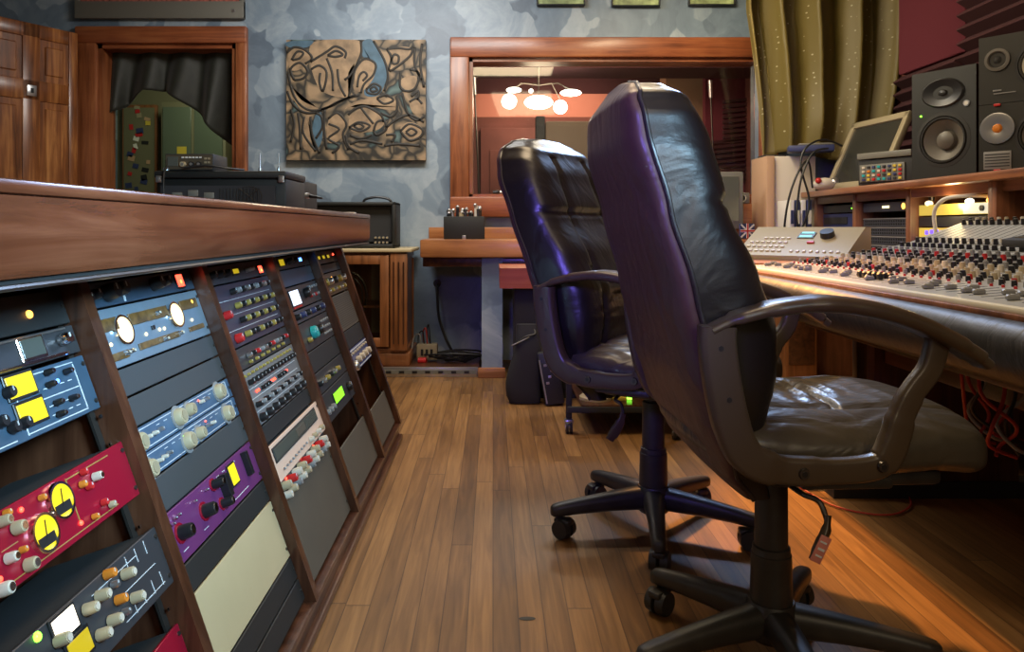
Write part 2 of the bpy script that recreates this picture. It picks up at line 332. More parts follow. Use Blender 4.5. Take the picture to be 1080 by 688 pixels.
# ------------------------------------------------------------------ mesh builder
class B:
    def __init__(s): s.bm = bmesh.new(); s.mats = []; s.mi = 0; s.M = Matrix()
    def mat(s, m):
        m = M[m] if isinstance(m, str) else m
        if m not in s.mats: s.mats.append(m)
        s.mi = s.mats.index(m); return s
    def _fin(s, verts, M2=None):
        mm = s.M @ M2 if M2 is not None else s.M
        for v in verts: v.co = mm @ v.co
        fs = set()
        for v in verts:
            for f in v.link_faces: fs.add(f)
        for f in fs: f.material_index = s.mi; f.smooth = True
    def box(s, c, d, bev=0.0, rot=None, seg=2):
        r = bmesh.ops.create_cube(s.bm, size=1.0); vs = r['verts']
        for v in vs: v.co = Vector((v.co.x * d[0], v.co.y * d[1], v.co.z * d[2]))
        if bev > 0:
            es = set(e for v in vs for e in v.link_edges)
            rr = bmesh.ops.bevel(s.bm, geom=list(es), offset=min(bev, min(d) * 0.49), segments=seg, affect='EDGES', profile=0.5)
            vs = list(set(vs_ for f in rr['faces'] for vs_ in f.verts) | set(v for v in vs if v.is_valid))
            allv = set(vs); stack = list(vs)
            while stack:
                v = stack.pop()
                for e in v.link_edges:
                    o = e.other_vert(v)
                    if o not in allv: allv.add(o); stack.append(o)
            vs = list(allv)
        m2 = Matrix.Translation(Vector(c))
        if rot is not None: m2 = m2 @ Euler(rot).to_matrix().to_4x4()
        s._fin(vs, m2); return s
    def cyl(s, p0, p1, r0, r1=None, n=20, cap=True):
        p0 = Vector(p0); p1 = Vector(p1); r1 = r0 if r1 is None else r1; d = p1 - p0
        r = bmesh.ops.create_cone(s.bm, cap_ends=cap, segments=n, radius1=r0, radius2=r1, depth=d.length)
        m2 = Matrix.Translation((p0 + p1) / 2) @ d.to_track_quat('Z', 'Y').to_matrix().to_4x4()
        s._fin(r['verts'], m2); return s
    def sph(s, c, r, sc=(1, 1, 1), n=16):
        q = bmesh.ops.create_uvsphere(s.bm, u_segments=n, v_segments=max(6, n // 2), radius=r)
        s._fin(q['verts'], Matrix.Translation(Vector(c)) @ Matrix.Diagonal((*sc, 1))); return s
    def rings(s, rings, closed_u=True, cap=True, closed_v=False):
        vv = [[s.bm.verts.new(Vector(p)) for p in r] for r in rings]
        nr = len(vv); n = len(vv[0])
        for i in range(nr if closed_v else nr - 1):
            a = vv[i]; b = vv[(i + 1) % nr]
            for j in range(n if closed_u else n - 1):
                k = (j + 1) % n
                try: s.bm.faces.new((a[j], a[k], b[k], b[j]))
                except ValueError: pass
        if cap and closed_u and not closed_v:
            try: s.bm.faces.new(list(reversed(vv[0]))); s.bm.faces.new(vv[-1])
            except ValueError: pass
        s._fin([v for r in vv for v in r]); return s
    def lathe(s, prof, M2=None, n=24):
        m2 = M2 or Matrix(); rg = []
        for (r, z) in prof:
            rg.append([m2 @ Vector((max(r, 1e-5) * math.cos(2 * PI * k / n), max(r, 1e-5) * math.sin(2 * PI * k / n), z)) for k in range(n)])
        return s.rings(rg, cap=False)
    def tube(s, path, r, n=8, closed=False, sec=None, up=None, smooth_path=0):
        P = [Vector(p) for p in path]
        if smooth_path: P = catmull(P, smooth_path, closed)
        m = len(P); rg = []
        upv = Vector(up) if up else None
        prev = None
        for i, p in enumerate(P):
            if closed: t = P[(i + 1) % m] - P[i - 1]
            else: t = P[min(i + 1, m - 1)] - P[max(i - 1, 0)]
            if t.length < 1e-9: t = Vector((0, 0, 1))
            t.normalize()
            if upv is not None: sd = t.cross(upv)
            elif prev is None:
                sd = t.cross(Vector((0, 0, 1)))
                if sd.length < 0.05: sd = t.cross(Vector((1, 0, 0)))
            else: sd = prev - t * prev.dot(t)
            sd.normalize(); prev = sd; u2 = sd.cross(t)
            rr = r[min(int(i * len(r) / m), len(r) - 1)] if isinstance(r, (list, tuple)) else r
            if sec: rg.append([p + sd * a * rr + u2 * b * rr for a, b in sec])
            else: rg.append([p + (sd * math.cos(2 * PI * k / n) + u2 * math.sin(2 * PI * k / n)) * rr for k in range(n)])
        return s.rings(rg, closed_v=closed)
    def prism(s, poly, d0, d1, ax='y'):
        """poly in 2D: ax y -> (x,z), ax x -> (y,z), ax z -> (x,y)"""
        def q(a, b, d): return {'y': (a, d, b), 'x': (d, a, b), 'z': (a, b, d)}[ax]
        return s.rings([[q(a, b, d0) for a, b in poly], [q(a, b, d1) for a, b in poly]])
    def quad(s, pts):
        vs = [s.bm.verts.new(Vector(p)) for p in pts]; s.bm.faces.new(vs); s._fin(vs); return s
    def obj(s, name, parent=None, loc=(0, 0, 0), rot=(0, 0, 0), ang=35, label=None):
        bmesh.ops.recalc_face_normals(s.bm, faces=s.bm.faces[:])
        me = bpy.data.meshes.new(name); s.bm.to_mesh(me); s.bm.free()
        for m in s.mats: me.materials.append(m)
        me.set_sharp_from_angle(angle=R(ang))
        o = bpy.data.objects.new(name, me); COL.objects.link(o); o.location = loc; o.rotation_euler = rot
        if parent: o.parent = parent
        if label: o['label'] = label
        return o
def catmull(P, k, closed=False):
    m = len(P); out = []
    rng = range(m if closed else m - 1)
    for i in rng:
        p0 = P[(i - 1) % m] if closed or i > 0 else P[0]; p1 = P[i]; p2 = P[(i + 1) % m]; p3 = P[(i + 2) % m] if closed or i + 2 < m else P[-1]
        for j in range(k):
            t = j / k
            out.append(0.5 * ((2 * p1) + (p2 - p0) * t + (2 * p0 - 5 * p1 + 4 * p2 - p3) * t * t + (3 * p1 - p0 - 3 * p2 + p3) * t ** 3))
    if not closed: out.append(P[-1])
    return out
def rrect(a, b, r=0.3, n=3):
    """unit rounded rectangle half sizes a,b"""
    out = []; rr = min(a, b) * r
    for cx, cy, s0 in ((a - rr, b - rr, 0), (-a + rr, b - rr, 90), (-a + rr, -b + rr, 180), (a - rr, -b + rr, 270)):
        for k in range(n + 1):
            t = R(s0 + 90 * k / n); out.append((cx + rr * math.cos(t), cy + rr * math.sin(t)))
    return out
def lerp(tab, z):
    if z <= tab[0][0]: return tab[0][1]
    for (a, b), (c, d) in zip(tab, tab[1:]):
        if z <= c:
            t = (z - a) / (c - a); t = t * t * (3 - 2 * t) * 0.5 + t * 0.5
            return b + (d - b) * t
    return tab[-1][1]
def tagit(o, label, cat, group=None, kind=None):
    if label: o['label'] = label
    if cat: o['category'] = cat
    if group: o['group'] = group
    if kind: o['kind'] = kind
    return o
def thing(name, label, cat, loc=(0, 0, 0), rot=(0, 0, 0), group=None):
    o = bpy.data.objects.new(name, None); COL.objects.link(o); o.location = loc; o.rotation_euler = rot
    o.empty_display_size = 0.05
    return tagit(o, label, cat, group)
def struct(b, name): return tagit(b.obj(name), None, None, kind='structure')
WX = lambda x, D: (x - 520) * D / F          # frame measurements to metres
WZ = lambda y, D: 0.9 - (y - 240) * D / F

# ================================================================== SETTING
DW = 5.2     # back wall depth
XL, XR = -3.7, 2.6
struct(B().mat('floor').box((-0.55, 3.3, -0.03), (6.5, 12.6, 0.06)), 'floor')
struct(B().mat('ceilingm').box((-0.55, 3.3, 2.73), (6.5, 12.6, 0.06)), 'ceiling')
struct(B().mat('plaster').box((XL - 0.05, 3.3, 1.35), (0.1, 12.6, 2.7)), 'wall_left')
struct(B().mat('maroonwall').box((XR + 0.05, 3.3, 1.35), (0.1, 12.6, 2.7)), 'wall_right')
# back wall with door and window openings
dx0, dx1, dz = WX(104, DW), WX(250, DW), WZ(47, DW)
wx0, wx1, wz0, wz1 = WX(495, DW), WX(800, DW), WZ(208, DW), WZ(62, DW)
b = B().mat('plaster')
def wseg(x0, x1, z0, z1): b.box(((x0 + x1) / 2, DW + 0.08, (z0 + z1) / 2), (x1 - x0, 0.16, z1 - z0))
wseg(XL, dx0, 0, 2.7); wseg(dx0, dx1, dz, 2.7); wseg(dx1, wx0, 0, 2.7); wseg(wx0, wx1, 0, wz0); wseg(wx0, wx1, wz1, 2.7); wseg(wx1, XR, 0, 2.7)
struct(b, 'wall_back')
# door trim
b = B().mat('wood_trimz')
o0, o1, oz = WX(82, DW), WX(262, DW), WZ(29, DW)
b.box(((o0 + dx0) / 2, DW - 0.015, oz / 2), (dx0 - o0, 0.05, oz), 0.012)
b.box(((o1 + dx1) / 2, DW - 0.015, oz / 2), (o1 - dx1, 0.05, oz), 0.012)
b.box((dx0 + 0.015, DW + 0.08, dz / 2), (0.03, 0.18, dz)); b.box((dx1 - 0.015, DW + 0.08, dz / 2), (0.03, 0.18, dz))
b.mat('wood_trim').box(((o0 + o1) / 2, DW - 0.02, (dz + oz) / 2), (o1 - o0 - .002, 0.056, oz - dz), 0.012)
b.box(((dx0 + dx1) / 2, DW + 0.08, dz - 0.015), (dx1 - dx0, 0.18, 0.03))
struct(b, 'trim_1')
# window frame
fx0, fz1, fz0 = WX(475, DW), WZ(41, DW), WZ(229, DW)
fx1 = wx1 + 0.12
b = B().mat('wood_trimz')
b.box(((fx0 + wx0) / 2, DW - 0.02, (fz0 + fz1) / 2), (wx0 - fx0, 0.06, fz1 - fz0), 0.01)
b.box(((fx1 + wx1) / 2, DW - 0.02, (fz0 + fz1) / 2), (fx1 - wx1, 0.06, fz1 - fz0), 0.01)
b.box((wx0 + 0.012, DW + 0.06, (wz0 + wz1) / 2), (0.024, 0.16, wz1 - wz0))
b.mat('wood_trim').box(((fx0 + fx1) / 2, DW - 0.025, (wz1 + fz1) / 2), (fx1 - fx0, 0.066, fz1 - wz1), 0.01)
b.box(((fx0 + fx1) / 2, DW - 0.03, (wz0 + fz0) / 2), (fx1 - fx0, 0.076, wz0 - fz0), 0.01)
b.box(((wx0 + wx1) / 2, DW + 0.06, wz1 - 0.012), (wx1 - wx0, 0.16, 0.024))
b.box(((wx0 + wx1) / 2, DW + 0.06, wz0 + 0.01), (wx1 - wx0, 0.16, 0.02))
wf = struct(b, 'window_1')
g = B().mat('glass').box(((wx0 + wx1) / 2, DW + 0.07, (wz0 + wz1) / 2), (wx1 - wx0 - .01, 0.006, wz1 - wz0 - .01)).obj('pane', wf)
# blue pier under the shelf, riser platform with silver nosing
struct(B().mat('plaster').box(((WX(508, 4.6) + WX(530, 4.6)) / 2, 4.9, 0.36), (WX(530, 4.6) - WX(508, 4.6), 0.6, 0.72)), 'wall_pier')
struct(B().mat('wood_shelf').box((WX(518.5, 4.57), 4.585, 0.03), (0.165, 0.03, 0.06), 0.006), 'baseboard_pier')
b = B().mat('wood_rack').box((-1.05, 4.91, 0.025), (1.93, 0.58, 0.05))
struct(b, 'floor_riser')
b = B().mat('steel').box((-0.50, 4.61, 0.030), (0.82, 0.02, 0.06), 0.004)
b.mat('greyplastic').box((-0.50, 4.598, 0.032), (0.80, 0.006, 0.022))
for k in range(10): b.mat('black').box((-0.86 + k * 0.078, 4.594, 0.032), (0.03, 0.006, 0.014))
tagit(b.obj('power_strip'), 'long silver power strip lying along the front of the low riser by the blue pier', 'power strip')
# open panel door leaf
lt = Vector((-0.26, -0.43, 0)).normalized(); hang = math.atan2(lt.y, lt.x)
dl = B().mat('wood_door')
LW, LH = 0.74, 2.19
dl.box((LW / 2, 0, LH / 2), (LW, 0.03, LH))
def stile(x0, x1, z0, z1): dl.box(((x0 + x1) / 2, 0, (z0 + z1) / 2), (x1 - x0, 0.05, z1 - z0), 0.006)
stile(0, 0.06, 0, LH); stile(LW - .10, LW, 0, LH); stile(0.245, 0.355, 0, LH)
for z0, z1 in ((0, .2), (0.86, 1.0), (1.70, 1.83), (2.10, LH)): stile(0.06, LW - .1, z0, z1)
for x0, x1 in ((.07, .235), (.365, .63)):
    for z0, z1 in ((.22, .84), (1.02, 1.68), (1.85, 2.08)):
        dl.box(((x0 + x1) / 2, 0, (z0 + z1) / 2), (x1 - x0 - .03, 0.045, z1 - z0 - .03), 0.014, seg=1)
door = dl.obj('door_1', loc=(-2.80, 5.14, 0.01), rot=(0, 0, hang)); tagit(door, None, None, kind='structure')
B().mat('steel').box((0.30, 0.028, 1.76), (0.06, 0.008, 0.07), 0.003).mat('darkslot').box((0.30, 0.033, 1.76), (0.018, 0.006, 0.03)).obj('lock_plate', door)
B().mat('steel').box((0.30, -0.028, 1.76), (0.06, 0.008, 0.07), 0.003).obj('lock_plate', door)

# ---- room beyond the door
struct(B().mat('greenwall').box((-2.6, 7.6, 1.35), (2.2, 0.1, 2.7)), 'wall_hallway_back')
struct(B().mat('maroonwall').box((-1.45, 6.45, 1.35), (0.1, 2.2, 2.7)), 'wall_hallway_right')
area('hallway_lamp', (-2.4, 6.4, 2.6), (-2.4, 7.2, 1.0), 9, (0.95, 1.0, 0.68), 0.5, 0.5)
pb = B().mat('greenglass')
bd = thing('notice_board', 'tall olive board covered in small stickers, seen left in the room beyond the doorway', 'board', (WX(143, 7.4), 7.5, 0.0))
b = B().mat('wood_cab').box((0, 0, 1.15), (0.34, 0.04, 1.9), 0.01).mat('greenwall').box((0, -.022, 1.15), (0.30, 0.01, 1.84)); b.obj('board_panel', bd)
random.seed(3)
for k in range(26):
    m_ = random.choice(['paper', 'yellow', 'knobred', 'darkslot', 'navy', 'tan', 'beige'])
    zz = 1.12 + k * 0.038
    B().mat(m_).box((random.uniform(-.11, .11), -.03, zz), (random.uniform(.035, .07), .004, random.uniform(.03, .055)), rot=(0, random.uniform(-.3, .3), 0)).obj('sticker', bd)
gd = thing('glass_cabinet', 'pale green glass-fronted cabinet with a yellow paper, in the room beyond the doorway', 'cabinet', (WX(203, 7.3), 7.32, 0.0))
B().mat('greenwall').box((0, 0.1, 1.05), (0.62, 0.2, 2.1), 0.01).obj('body', gd)
B().mat('greenglass').box((-.15, -.01, 1.05), (0.27, 0.02, 2.0), 0.005).obj('door', gd)
B().mat('greenglass').box((.15, -.01, 1.05), (0.27, 0.02, 2.0), 0.005).obj('door', gd)
B().mat('yellow').box((-.10, -.025, 1.62), (0.09, 0.004, 0.1)).obj('paper_note', gd)
B().mat('paper').box((-.12, -.025, 1.38), (0.08, 0.004, 0.22)).obj('paper_note', gd)
# dark draped curtain in the doorway: gathered swag
def drape(fn, nu, nv, mat, name, solid=0.004):
    b = B().mat(mat); rg = []
    for j in range(nv + 1): rg.append([fn(i / nu, j / nv) for i in range(nu + 1)])
    b.rings(rg, closed_u=False, cap=False)
    o = b.obj(name, ang=180)
    md = o.modifiers.new('s', 'SOLIDIFY'); md.thickness = solid
    return o
def swag(u, v):
    x = WX(104 + 146 * u, 5.33); ztop = WZ(42, 5.33)
    # bottom edge: droops low at left, lifts to the middle then falls to the right
    if u < .33: yb = 122 - 26 * (u / .33) + 6 * math.sin(u * 9)
    elif u < .5: yb = 96 - 2 * (u - .33)
    else: yb = 96 + 64 * ((u - .5) / .5) ** 1.1
    z = ztop + (WZ(yb, 5.33) - ztop) * v
    return (x + 0.02 * v * math.sin(u * 20), 5.33 + 0.045 * math.sin(u * 27 + 2 * v) * (0.4 + 0.6 * v) , z)
tagit(drape(swag, 90, 20, 'darkcurtain', 'doorway_curtain'), 'dark green curtain swagged across the top of the doorway', 'curtain')
# ---- live room behind the window
LD = 8.6
struct(B().mat('maroonwall').box((0.6, LD + .05, 1.07), (4.1, 0.1, 2.14)).mat('salmon').box((0.6, LD + .05, 2.27), (4.1, 0.1, 0.26)).mat('foamdark').box((0.6, LD + .05, 2.55), (4.1, 0.1, 0.30)), 'wall_live_room_back')
struct(B().mat('maroonwall').box((-1.39, 6.95, 1.35), (0.02, 3.3, 2.7)), 'wall_live_room_left')
struct(B().mat('foamdark').box((0.6, 7.0, 2.69), (4.0, 3.2, 0.02)), 'ceiling_live_room')
struct(B().mat('foamdark').box((0.6, 7.2, 2.52), (3.9, 0.5, 0.34)), 'ceiling_live_room_beam')
area('live_room_lamp', (0.6, 7.9, 2.55), (0.6, 8.4, 1.2), 18, (1.0, 0.66, 0.48), 1.2, 0.4)
area('live_room_lamp_front', (0.8, 6.0, 2.6), (1.2, 8.0, 1.2), 26, (1.0, 0.68, 0.48), 1.2, 0.4)
dd = B().mat('maroonwall').box((0, 0, 1.0), (0.9, 0.05, 2.0), 0.01)
for sx in (-.2, .2):
    for z0, h in ((.5, .6), (1.35, .8)): dd.box((sx, -.03, z0), (.3, .02, h), .012)
dd = dd.obj('door_2', loc=(WX(535, LD) + .15, LD - .04, 0.01)); tagit(dd, None, None, kind='structure')
B().mat('steel').sph((0.38, -.06, 1.0), .03).obj('door_handle', dd)
gb = thing('acoustic_gobo', 'tall brown fabric acoustic screen standing in the room behind the window', 'acoustic screen', (WX(628, 7.6), 7.6, 0))
B().mat('gobo').box((0, 0, 1.05), (1.0, 0.10, 1.80), 0.02).obj('panel', gb)
B().mat('wood_cab').box((0, 0, 0.09), (1.06, 0.14, 0.12), 0.01).obj('base', gb)
B().mat('blackmat').box((-.55, 0, 1.02), (0.09, 0.16, 1.95), 0.01).obj('side_post', gb)
b = B().mat('tan').box((WX(722, 8.2), 8.3, 1.35), (0.42, 0.3, 2.68)); struct(b, 'wall_live_room_column')
fr = thing('framed_print', 'small dark framed print on the tan column behind the window', 'picture', (WX(741, 8.1), 8.13, WZ(162, 8.1)))
B().mat('tan').box((0, 0, .15), (.27, .03, .34), .008).obj('frame', fr); B().mat('foamdark').box((0, -.018, .15), (.21, .01, .28)).obj('print', fr)
b = B().mat('foam'); struct(b.box((WX(790, 7.9), 7.95, 1.35), (0.9, 0.1, 2.68)), 'wall_live_room_foam')
for ci, (cx, cz) in enumerate(((WX(786, 7.85), WZ(128, 7.85)), (WX(764, 7.85), WZ(172, 7.85)))):
    b = B().mat('foamdark')
    for k in range(9): b.prism([(-.22, k * .052), (.22, k * .052 + .05), (.22, k * .052 + .075), (-.22, k * .052 + .03)], 0, -.05)
    tagit(b.obj('foam_panel', loc=(cx, 7.9, cz - .23)), ['ridged maroon foam panel high on the far wall behind the window', 'ridged maroon foam panel low on the far wall behind the window'][ci], 'acoustic foam')
# ceiling lamp with globes
ch = thing('ceiling_lamp', 'cluster of glowing white glass globes hanging in the room behind the window', 'ceiling lamp', (WX(568, 6.9), 6.9, 2.69))
zc = WZ(104, 6.9) - 2.69
B().mat('bolt').cyl((0, 0, 0), (0, 0, zc + .12), .012).cyl((0, 0, -.005), (0, 0, -.03), .06).obj('stem', ch)
for gx, gy, gr, sc in ((537, 107, .065, (1, 1, 1)), (568, 108, .085, (1.45, 1, .7)), (591, 113, .06, (1, 1, 1)), (542, 95, .05, (1.3, 1, .45)), (602, 98, .065, (1.4, 1, .45)), (560, 96, .018, (1, 1, 1))):
    px, pz = WX(gx, 6.9) - WX(568, 6.9), WZ(gy, 6.9) - 2.69
    B().mat('globe').sph((px, 0, pz), gr * 1.05, sc, 20).obj('glass_globe', ch)
    B().mat('bolt').tube([(0, 0, zc + .12), (px * .6, 0, zc + .14), (px, 0, pz + gr * sc[2])], .006).obj('arm', ch)
point('globe_glow', (WX(568, 6.7), 6.6, 1.95), 14, (1.0, 0.75, 0.5), .15)
for k, (x0, y0, x1, y1, lab) in enumerate(((757, 200, 749, 85, 'tall microphone stand behind the window, beside the tan column'), (509, 230, 500, 82, 'tall microphone stand behind the left end of the window'))):
    D = 7.1; ms = thing('microphone_stand', lab, 'microphone stand', (WX(x0, D), D, 0))
    pth = WX(x1, D) - WX(x0, D)
    B().mat('bolt').cyl((0, 0, .02), (pth * .5, 0, 1.4), .011).cyl((pth * .5, 0, 1.4), (pth, 0, WZ(y1, D)), .008).obj('pole', ms)
    B().mat('blackmat').cyl((0, 0, 0), (0, 0, .02), .14).obj('base', ms)
    B().mat('steel').cyl((pth, 0, WZ(y1, D)), (pth * .9, 0, WZ(y1, D) - .16), .022, .018).obj('microphone', ms)

# ---- back shelf
sx0 = WX(443, 4.55)
sh = thing('wall_shelf', 'thick orange-brown wooden shelf running under the studio window', 'shelf', (sx0, 4.55, 0.664))
L_ = 1.70 - sx0
B().mat('wood_shelf').box((L_ / 2, 0.32, 0.11), (L_, 0.64, 0.107), 0.008).obj('shelf_board', sh)
B().mat('wood_shelf').box((L_ / 2, 0.63, 0.20), (L_, 0.03, 0.075), 0.005).obj('backsplash', sh)
B().mat('wood_rack').box((L_ / 2 + .0, 0.09, 0.027), (L_ - .02, 0.05, 0.056), 0.005).obj('apron', sh)

# ================================================================== RACK DESK (left)
XB, ZB, XT, ZT = -0.41, 0.08, -0.67, 0.81
SL = math.hypot(XT - XB, ZT - ZB); SIN, COS = (XB - XT) / SL, (ZT - ZB) / SL
U = 0.0445
DIV = [0.69, 1.19, 1.69, 2.22, 2.74, 3.22]
rk = thing('rack_cabinet', 'long slanted mahogany equipment rack cabinet with five bays under the counter', 'rack cabinet', (-0.7, 1.7, 0))
o_ = Vector((-0.7, 1.7, 0))
def rel(*p): return tuple(Vector(p) - o_)
for i, d in enumerate([0.19] + DIV):
    n = 0.024
    poly = [(XB + n + .7, ZB), (XT + n + .7, ZT + .03), (-1.15 + .7, ZT + .03), (-1.15 + .7, ZB)]
    b = B().mat('wood_rackz').prism(poly, d - 0.014 - 1.7, d + 0.014 - 1.7)
    b.obj('divider', rk)
y0, y1 = 0.15, 3.26
B().mat('wood_rack').box((-.78 + .7, (y0 + y1) / 2 - 1.7, 0.038), (0.76, y1 - y0, 0.076), 0.004).mat('wood_rackz').box((-.405 + .7, (y0 + y1) / 2 - 1.7, 0.072), (0.03, y1 - y0, 0.016), .003).mat('wood_rack').box((-.395 + .7, (y0 + y1) / 2 - 1.7, 0.012), (0.022, y1 - y0, 0.024), .006).obj('plinth', rk)
B().mat('wood_rack').box((-1.14 + .7, (y0 + y1) / 2 - 1.7, 0.45), (0.02, y1 - y0, 0.74)).obj('back_panel', rk)
B().mat('wood_rackz').box((-.93 + .7, (y0 + y1) / 2 - 1.7, 0.826), (0.46, y1 - y0, 0.02)).obj('top_rail', rk)
def rail(y):
    b = B().mat('bolt'); b.M = Matrix.Translation((XB + .7, y - 1.7, ZB)) @ Matrix.Rotation(-math.asin(SIN), 4, 'Y')
    b.box((-0.012, 0, SL / 2), (0.004, 0.014, SL - .02)); b.mat('chrome')
    for k in range(0, 17): b.mat('chrome' if k % 3 else 'black').cyl((0.0, 0, .03 + k * U), (.0025, 0, .03 + k * U), .0032, n=8)
    return b
for a, c in zip(DIV, DIV[1:]):
    rail(a + .022).obj('rail', rk); rail(c - .022).obj('rail', rk)

def onplane(x, y, n=0.0):
    kx = (x - 520) / F; kz = -(y - 240) / F
    t = (n - (COS * (-XB) + SIN * (0.9 - ZB))) / (COS * kx + SIN * kz)
    return t, -SIN * (kx * t - XB) + COS * (0.9 + kz * t - ZB)       # world depth, distance up the slope from the foot
class Unit:
    """one rack-mounted unit; local x = along the rack, z = up the slope, -y = out of the rack"""
    def __init__(s, bay, u0, u1, name, label, cat, mat, group=None, depth=0.16, thick=0.006, out=0.0, ears=True):
        a, c = DIV[bay] + .016, DIV[bay + 1] - .016
        s.yc = (a + c) / 2; s.w = c - a; s.h = (u1 - u0) * U - .0015
        sb = SL - u1 * U; s.sb = sb
        s.o = thing(name, label, cat, (XB - SIN * sb, s.yc, ZB + COS * sb), (-math.asin(SIN), 0, R(90)), group)
        s.t = thick; s.out = out
        b = B().mat(mat).box((0, -out, s.h / 2), (s.w, thick, s.h), 0.0012, seg=1)
        for sx in (-1, 1):
            for k in ([.5] if s.h < .06 else [.15, .85]): b.mat('bolt').cyl((sx * (s.w / 2 - .008), -out - thick / 2, s.h * k), (sx * (s.w / 2 - .008), -out - thick / 2 - .002, s.h * k), .0035, n=8)
        b.obj('faceplate', s.o)
        if depth: B().mat('blackmat').box((0, depth / 2 + thick - out, s.h / 2), (s.w - .035, depth, s.h - .004)).obj('chassis', s.o)
    def loc(s, x, y):
        D, up = onplane(x, y, s.out + s.t / 2 + .004); return D - s.yc, up - s.sb
    def f(s): return -s.out - s.t / 2
    def knob(s, x, y, r=.009, h=.014, mat='black', cap=None, skirt=None, raw=False, name='knob'):
        a, z = (x, y) if raw else s.loc(x, y)
        a = max(-s.w / 2 + r, min(s.w / 2 - r, a)); z = max(r * .8, min(s.h - r * .8, z)); f = s.f()
        b = B()
        if skirt: b.mat(skirt).cyl((a, f, z), (a, f - .002, z), r * 1.45, n=18)
        b.mat(mat).lathe([(r * 1.05, 0), (r, h * .75), (r * .86, h), (0, h)], Matrix.Translation((a, f - .0015, z)) @ Matrix.Rotation(R(90), 4, 'X'), 16)
        if cap: b.mat(cap).cyl((a, f - h - .0014, z), (a, f - h - .0028, z), r * .62, n=12)
        else: b.mat('whiteline').box((a, f - h - .0018, z + r * .4), (r * .18, .0012, r * .7))
        b.obj(name, s.o)
    def led(s, x, y, mat='redled', r=.003, raw=False):
        a, z = (x, y) if raw else s.loc(x, y)
        B().mat(mat).sph((a, s.f() - .001, z), r, (1, .7, 1), 10).obj('indicator_light', s.o)
    def rect(s, x, y, w, h, mat, name='display', frame=None, d=.003, raw=False, rot=0):
        a, z = (x, y) if raw else s.loc(x, y)
        a = max(-s.w / 2 + w / 2, min(s.w / 2 - w / 2, a)); z = max(h / 2, min(s.h - h / 2, z))
        b = B()
        if frame: b.mat(frame).box((a, s.f() - d / 2, z), (w + .008, d, h + .008), .001, seg=1)
        b.mat(mat).box((a, s.f() - d / 2 - (.001 if frame else 0), z), (w, d, h), .0005, seg=1)
        b.obj(name, s.o)
    def oval(s, x, y, rx, rz, mat='meter', rim='chrome', needle=True):
        a, z = s.loc(x, y); z = max(rz + .003, min(s.h - rz - .003, z)); f = s.f()
        def ring(k, dy): return [(a + rx * k * math.cos(t * PI / 14), f + dy, z + rz * k * math.sin(t * PI / 14)) for t in range(28)]
        b = B().mat(rim).rings([ring(1.2, 0), ring(1.16, -.006), ring(1.0, -.006), ring(1.0, -.002)], cap=False)
        b.mat(mat).rings([ring(1.0, -.0025), ring(.01, -.0025)], cap=False)
        if needle: b.mat('darkslot').box((a, f - .004, z - rz * .45), (rx * 1.5, .001, rz * .6)).box((a + rx * .1, f - .0045, z + rz * .15), (.0012, .001, rz * 1.1), rot=(0, .3, 0))
        b.obj('meter', s.o)
    def row(s, p0, p1, n, r=.005, h=.009, mats=('black',), cap=None, names='knob'):
        for k in range(n):
            t = k / max(1, n - 1); s.knob(p0[0] + (p1[0] - p0[0]) * t, p0[1] + (p1[1] - p0[1]) * t, r, h, mats[k % len(mats)], cap, name=names)
    def rowraw(s, x0, x1, z, n, r, h, mats, cap=None):
        for k in range(n):
            s.knob(x0 + (x1 - x0) * k / max(1, n - 1), z, r, h, mats[k % len(mats)], cap, raw=True)
    def lines(s, segs, mat='whiteline'):
        b = B().mat(mat)
        for x, z, w, h in segs: b.box((x, s.f() - .0004, z), (w, .0008, h))
        b.obj('printed_lines', s.o)

# -- bay A (nearest)
u = Unit(0, 0.1, 1.35, 'tape_machine_panel', 'dark brown unit with one amber lamp at the top of the nearest bay', 'rack unit', 'blankd')
u.led(33, 331, 'amberled', .006); u.rect(0, .028, .09, .02, 'brownslot', 'window', raw=True); u.rowraw(-.17, -.08, .028, 3, .008, .012, ('black',))
u = Unit(0, 1.4, 2.4, 'tube_preamplifier', 'black glossy tube unit with chrome edge strip, second from top in the nearest bay', 'rack unit', 'darkunit')
u.rect(.02, .004, .36, .004, 'chrome', 'trim_strip', raw=True); u.rect(0, .04, .42, .003, 'steel', 'trim_strip', raw=True)
u.rowraw(-.15, .0, .022, 4, .010, .02, ('black', 'chrome')); u.rect(.12, .024, .05, .026, 'screenoff', 'window', 'chrome', raw=True); u.knob(.19, .024, .009, .016, 'chrome', raw=True)
u.led(72, 372, 'blueled', .002)
u = Unit(0, 2.5, 4.45, 'stereo_compressor', 'blue-grey compressor with two yellow meters in the nearest bay', 'compressor', 'bluepanel')
u.rect(22, 403, .056, .028, 'meter', 'meter', 'black'); u.rect(35, 434, .056, .028, 'meter', 'meter', 'black')
for x, y in ((9, 414), (1, 445), (14, 451), (26, 446)): u.knob(x, y, .008, .010, 'black')
for x, y in ((50, 393), (52, 406), (60, 425), (63, 437), (70, 392), (76, 420)): u.knob(x, y, .0045, .012, 'black', 'chrome', name='switch')
u.led(63, 401, 'blueled', .0032)
hh = u.h
u.lines([(.055, hh * .5, .002, hh * .88), (.2, hh * .5, .002, hh * .8), (.128, hh * .93, .146, .0015), (.128, hh * .5, .146, .0015), (.128, hh * .08, .146, .0015), (-.07, hh * .06, .2, .0015), (-.07, hh * .5, .1, .0015), (-.17, hh * .5, .002, hh * .8)] + [(.1 + .02 * (k % 5), hh * (.2 + .15 * (k // 5)), .01, .0014) for k in range(20)])
u = Unit(0, 5.75, 7.72, 'tube_compressor', 'crimson red compressor with two oval yellow meters in the nearest bay', 'compressor', 'redunit', out=.012)
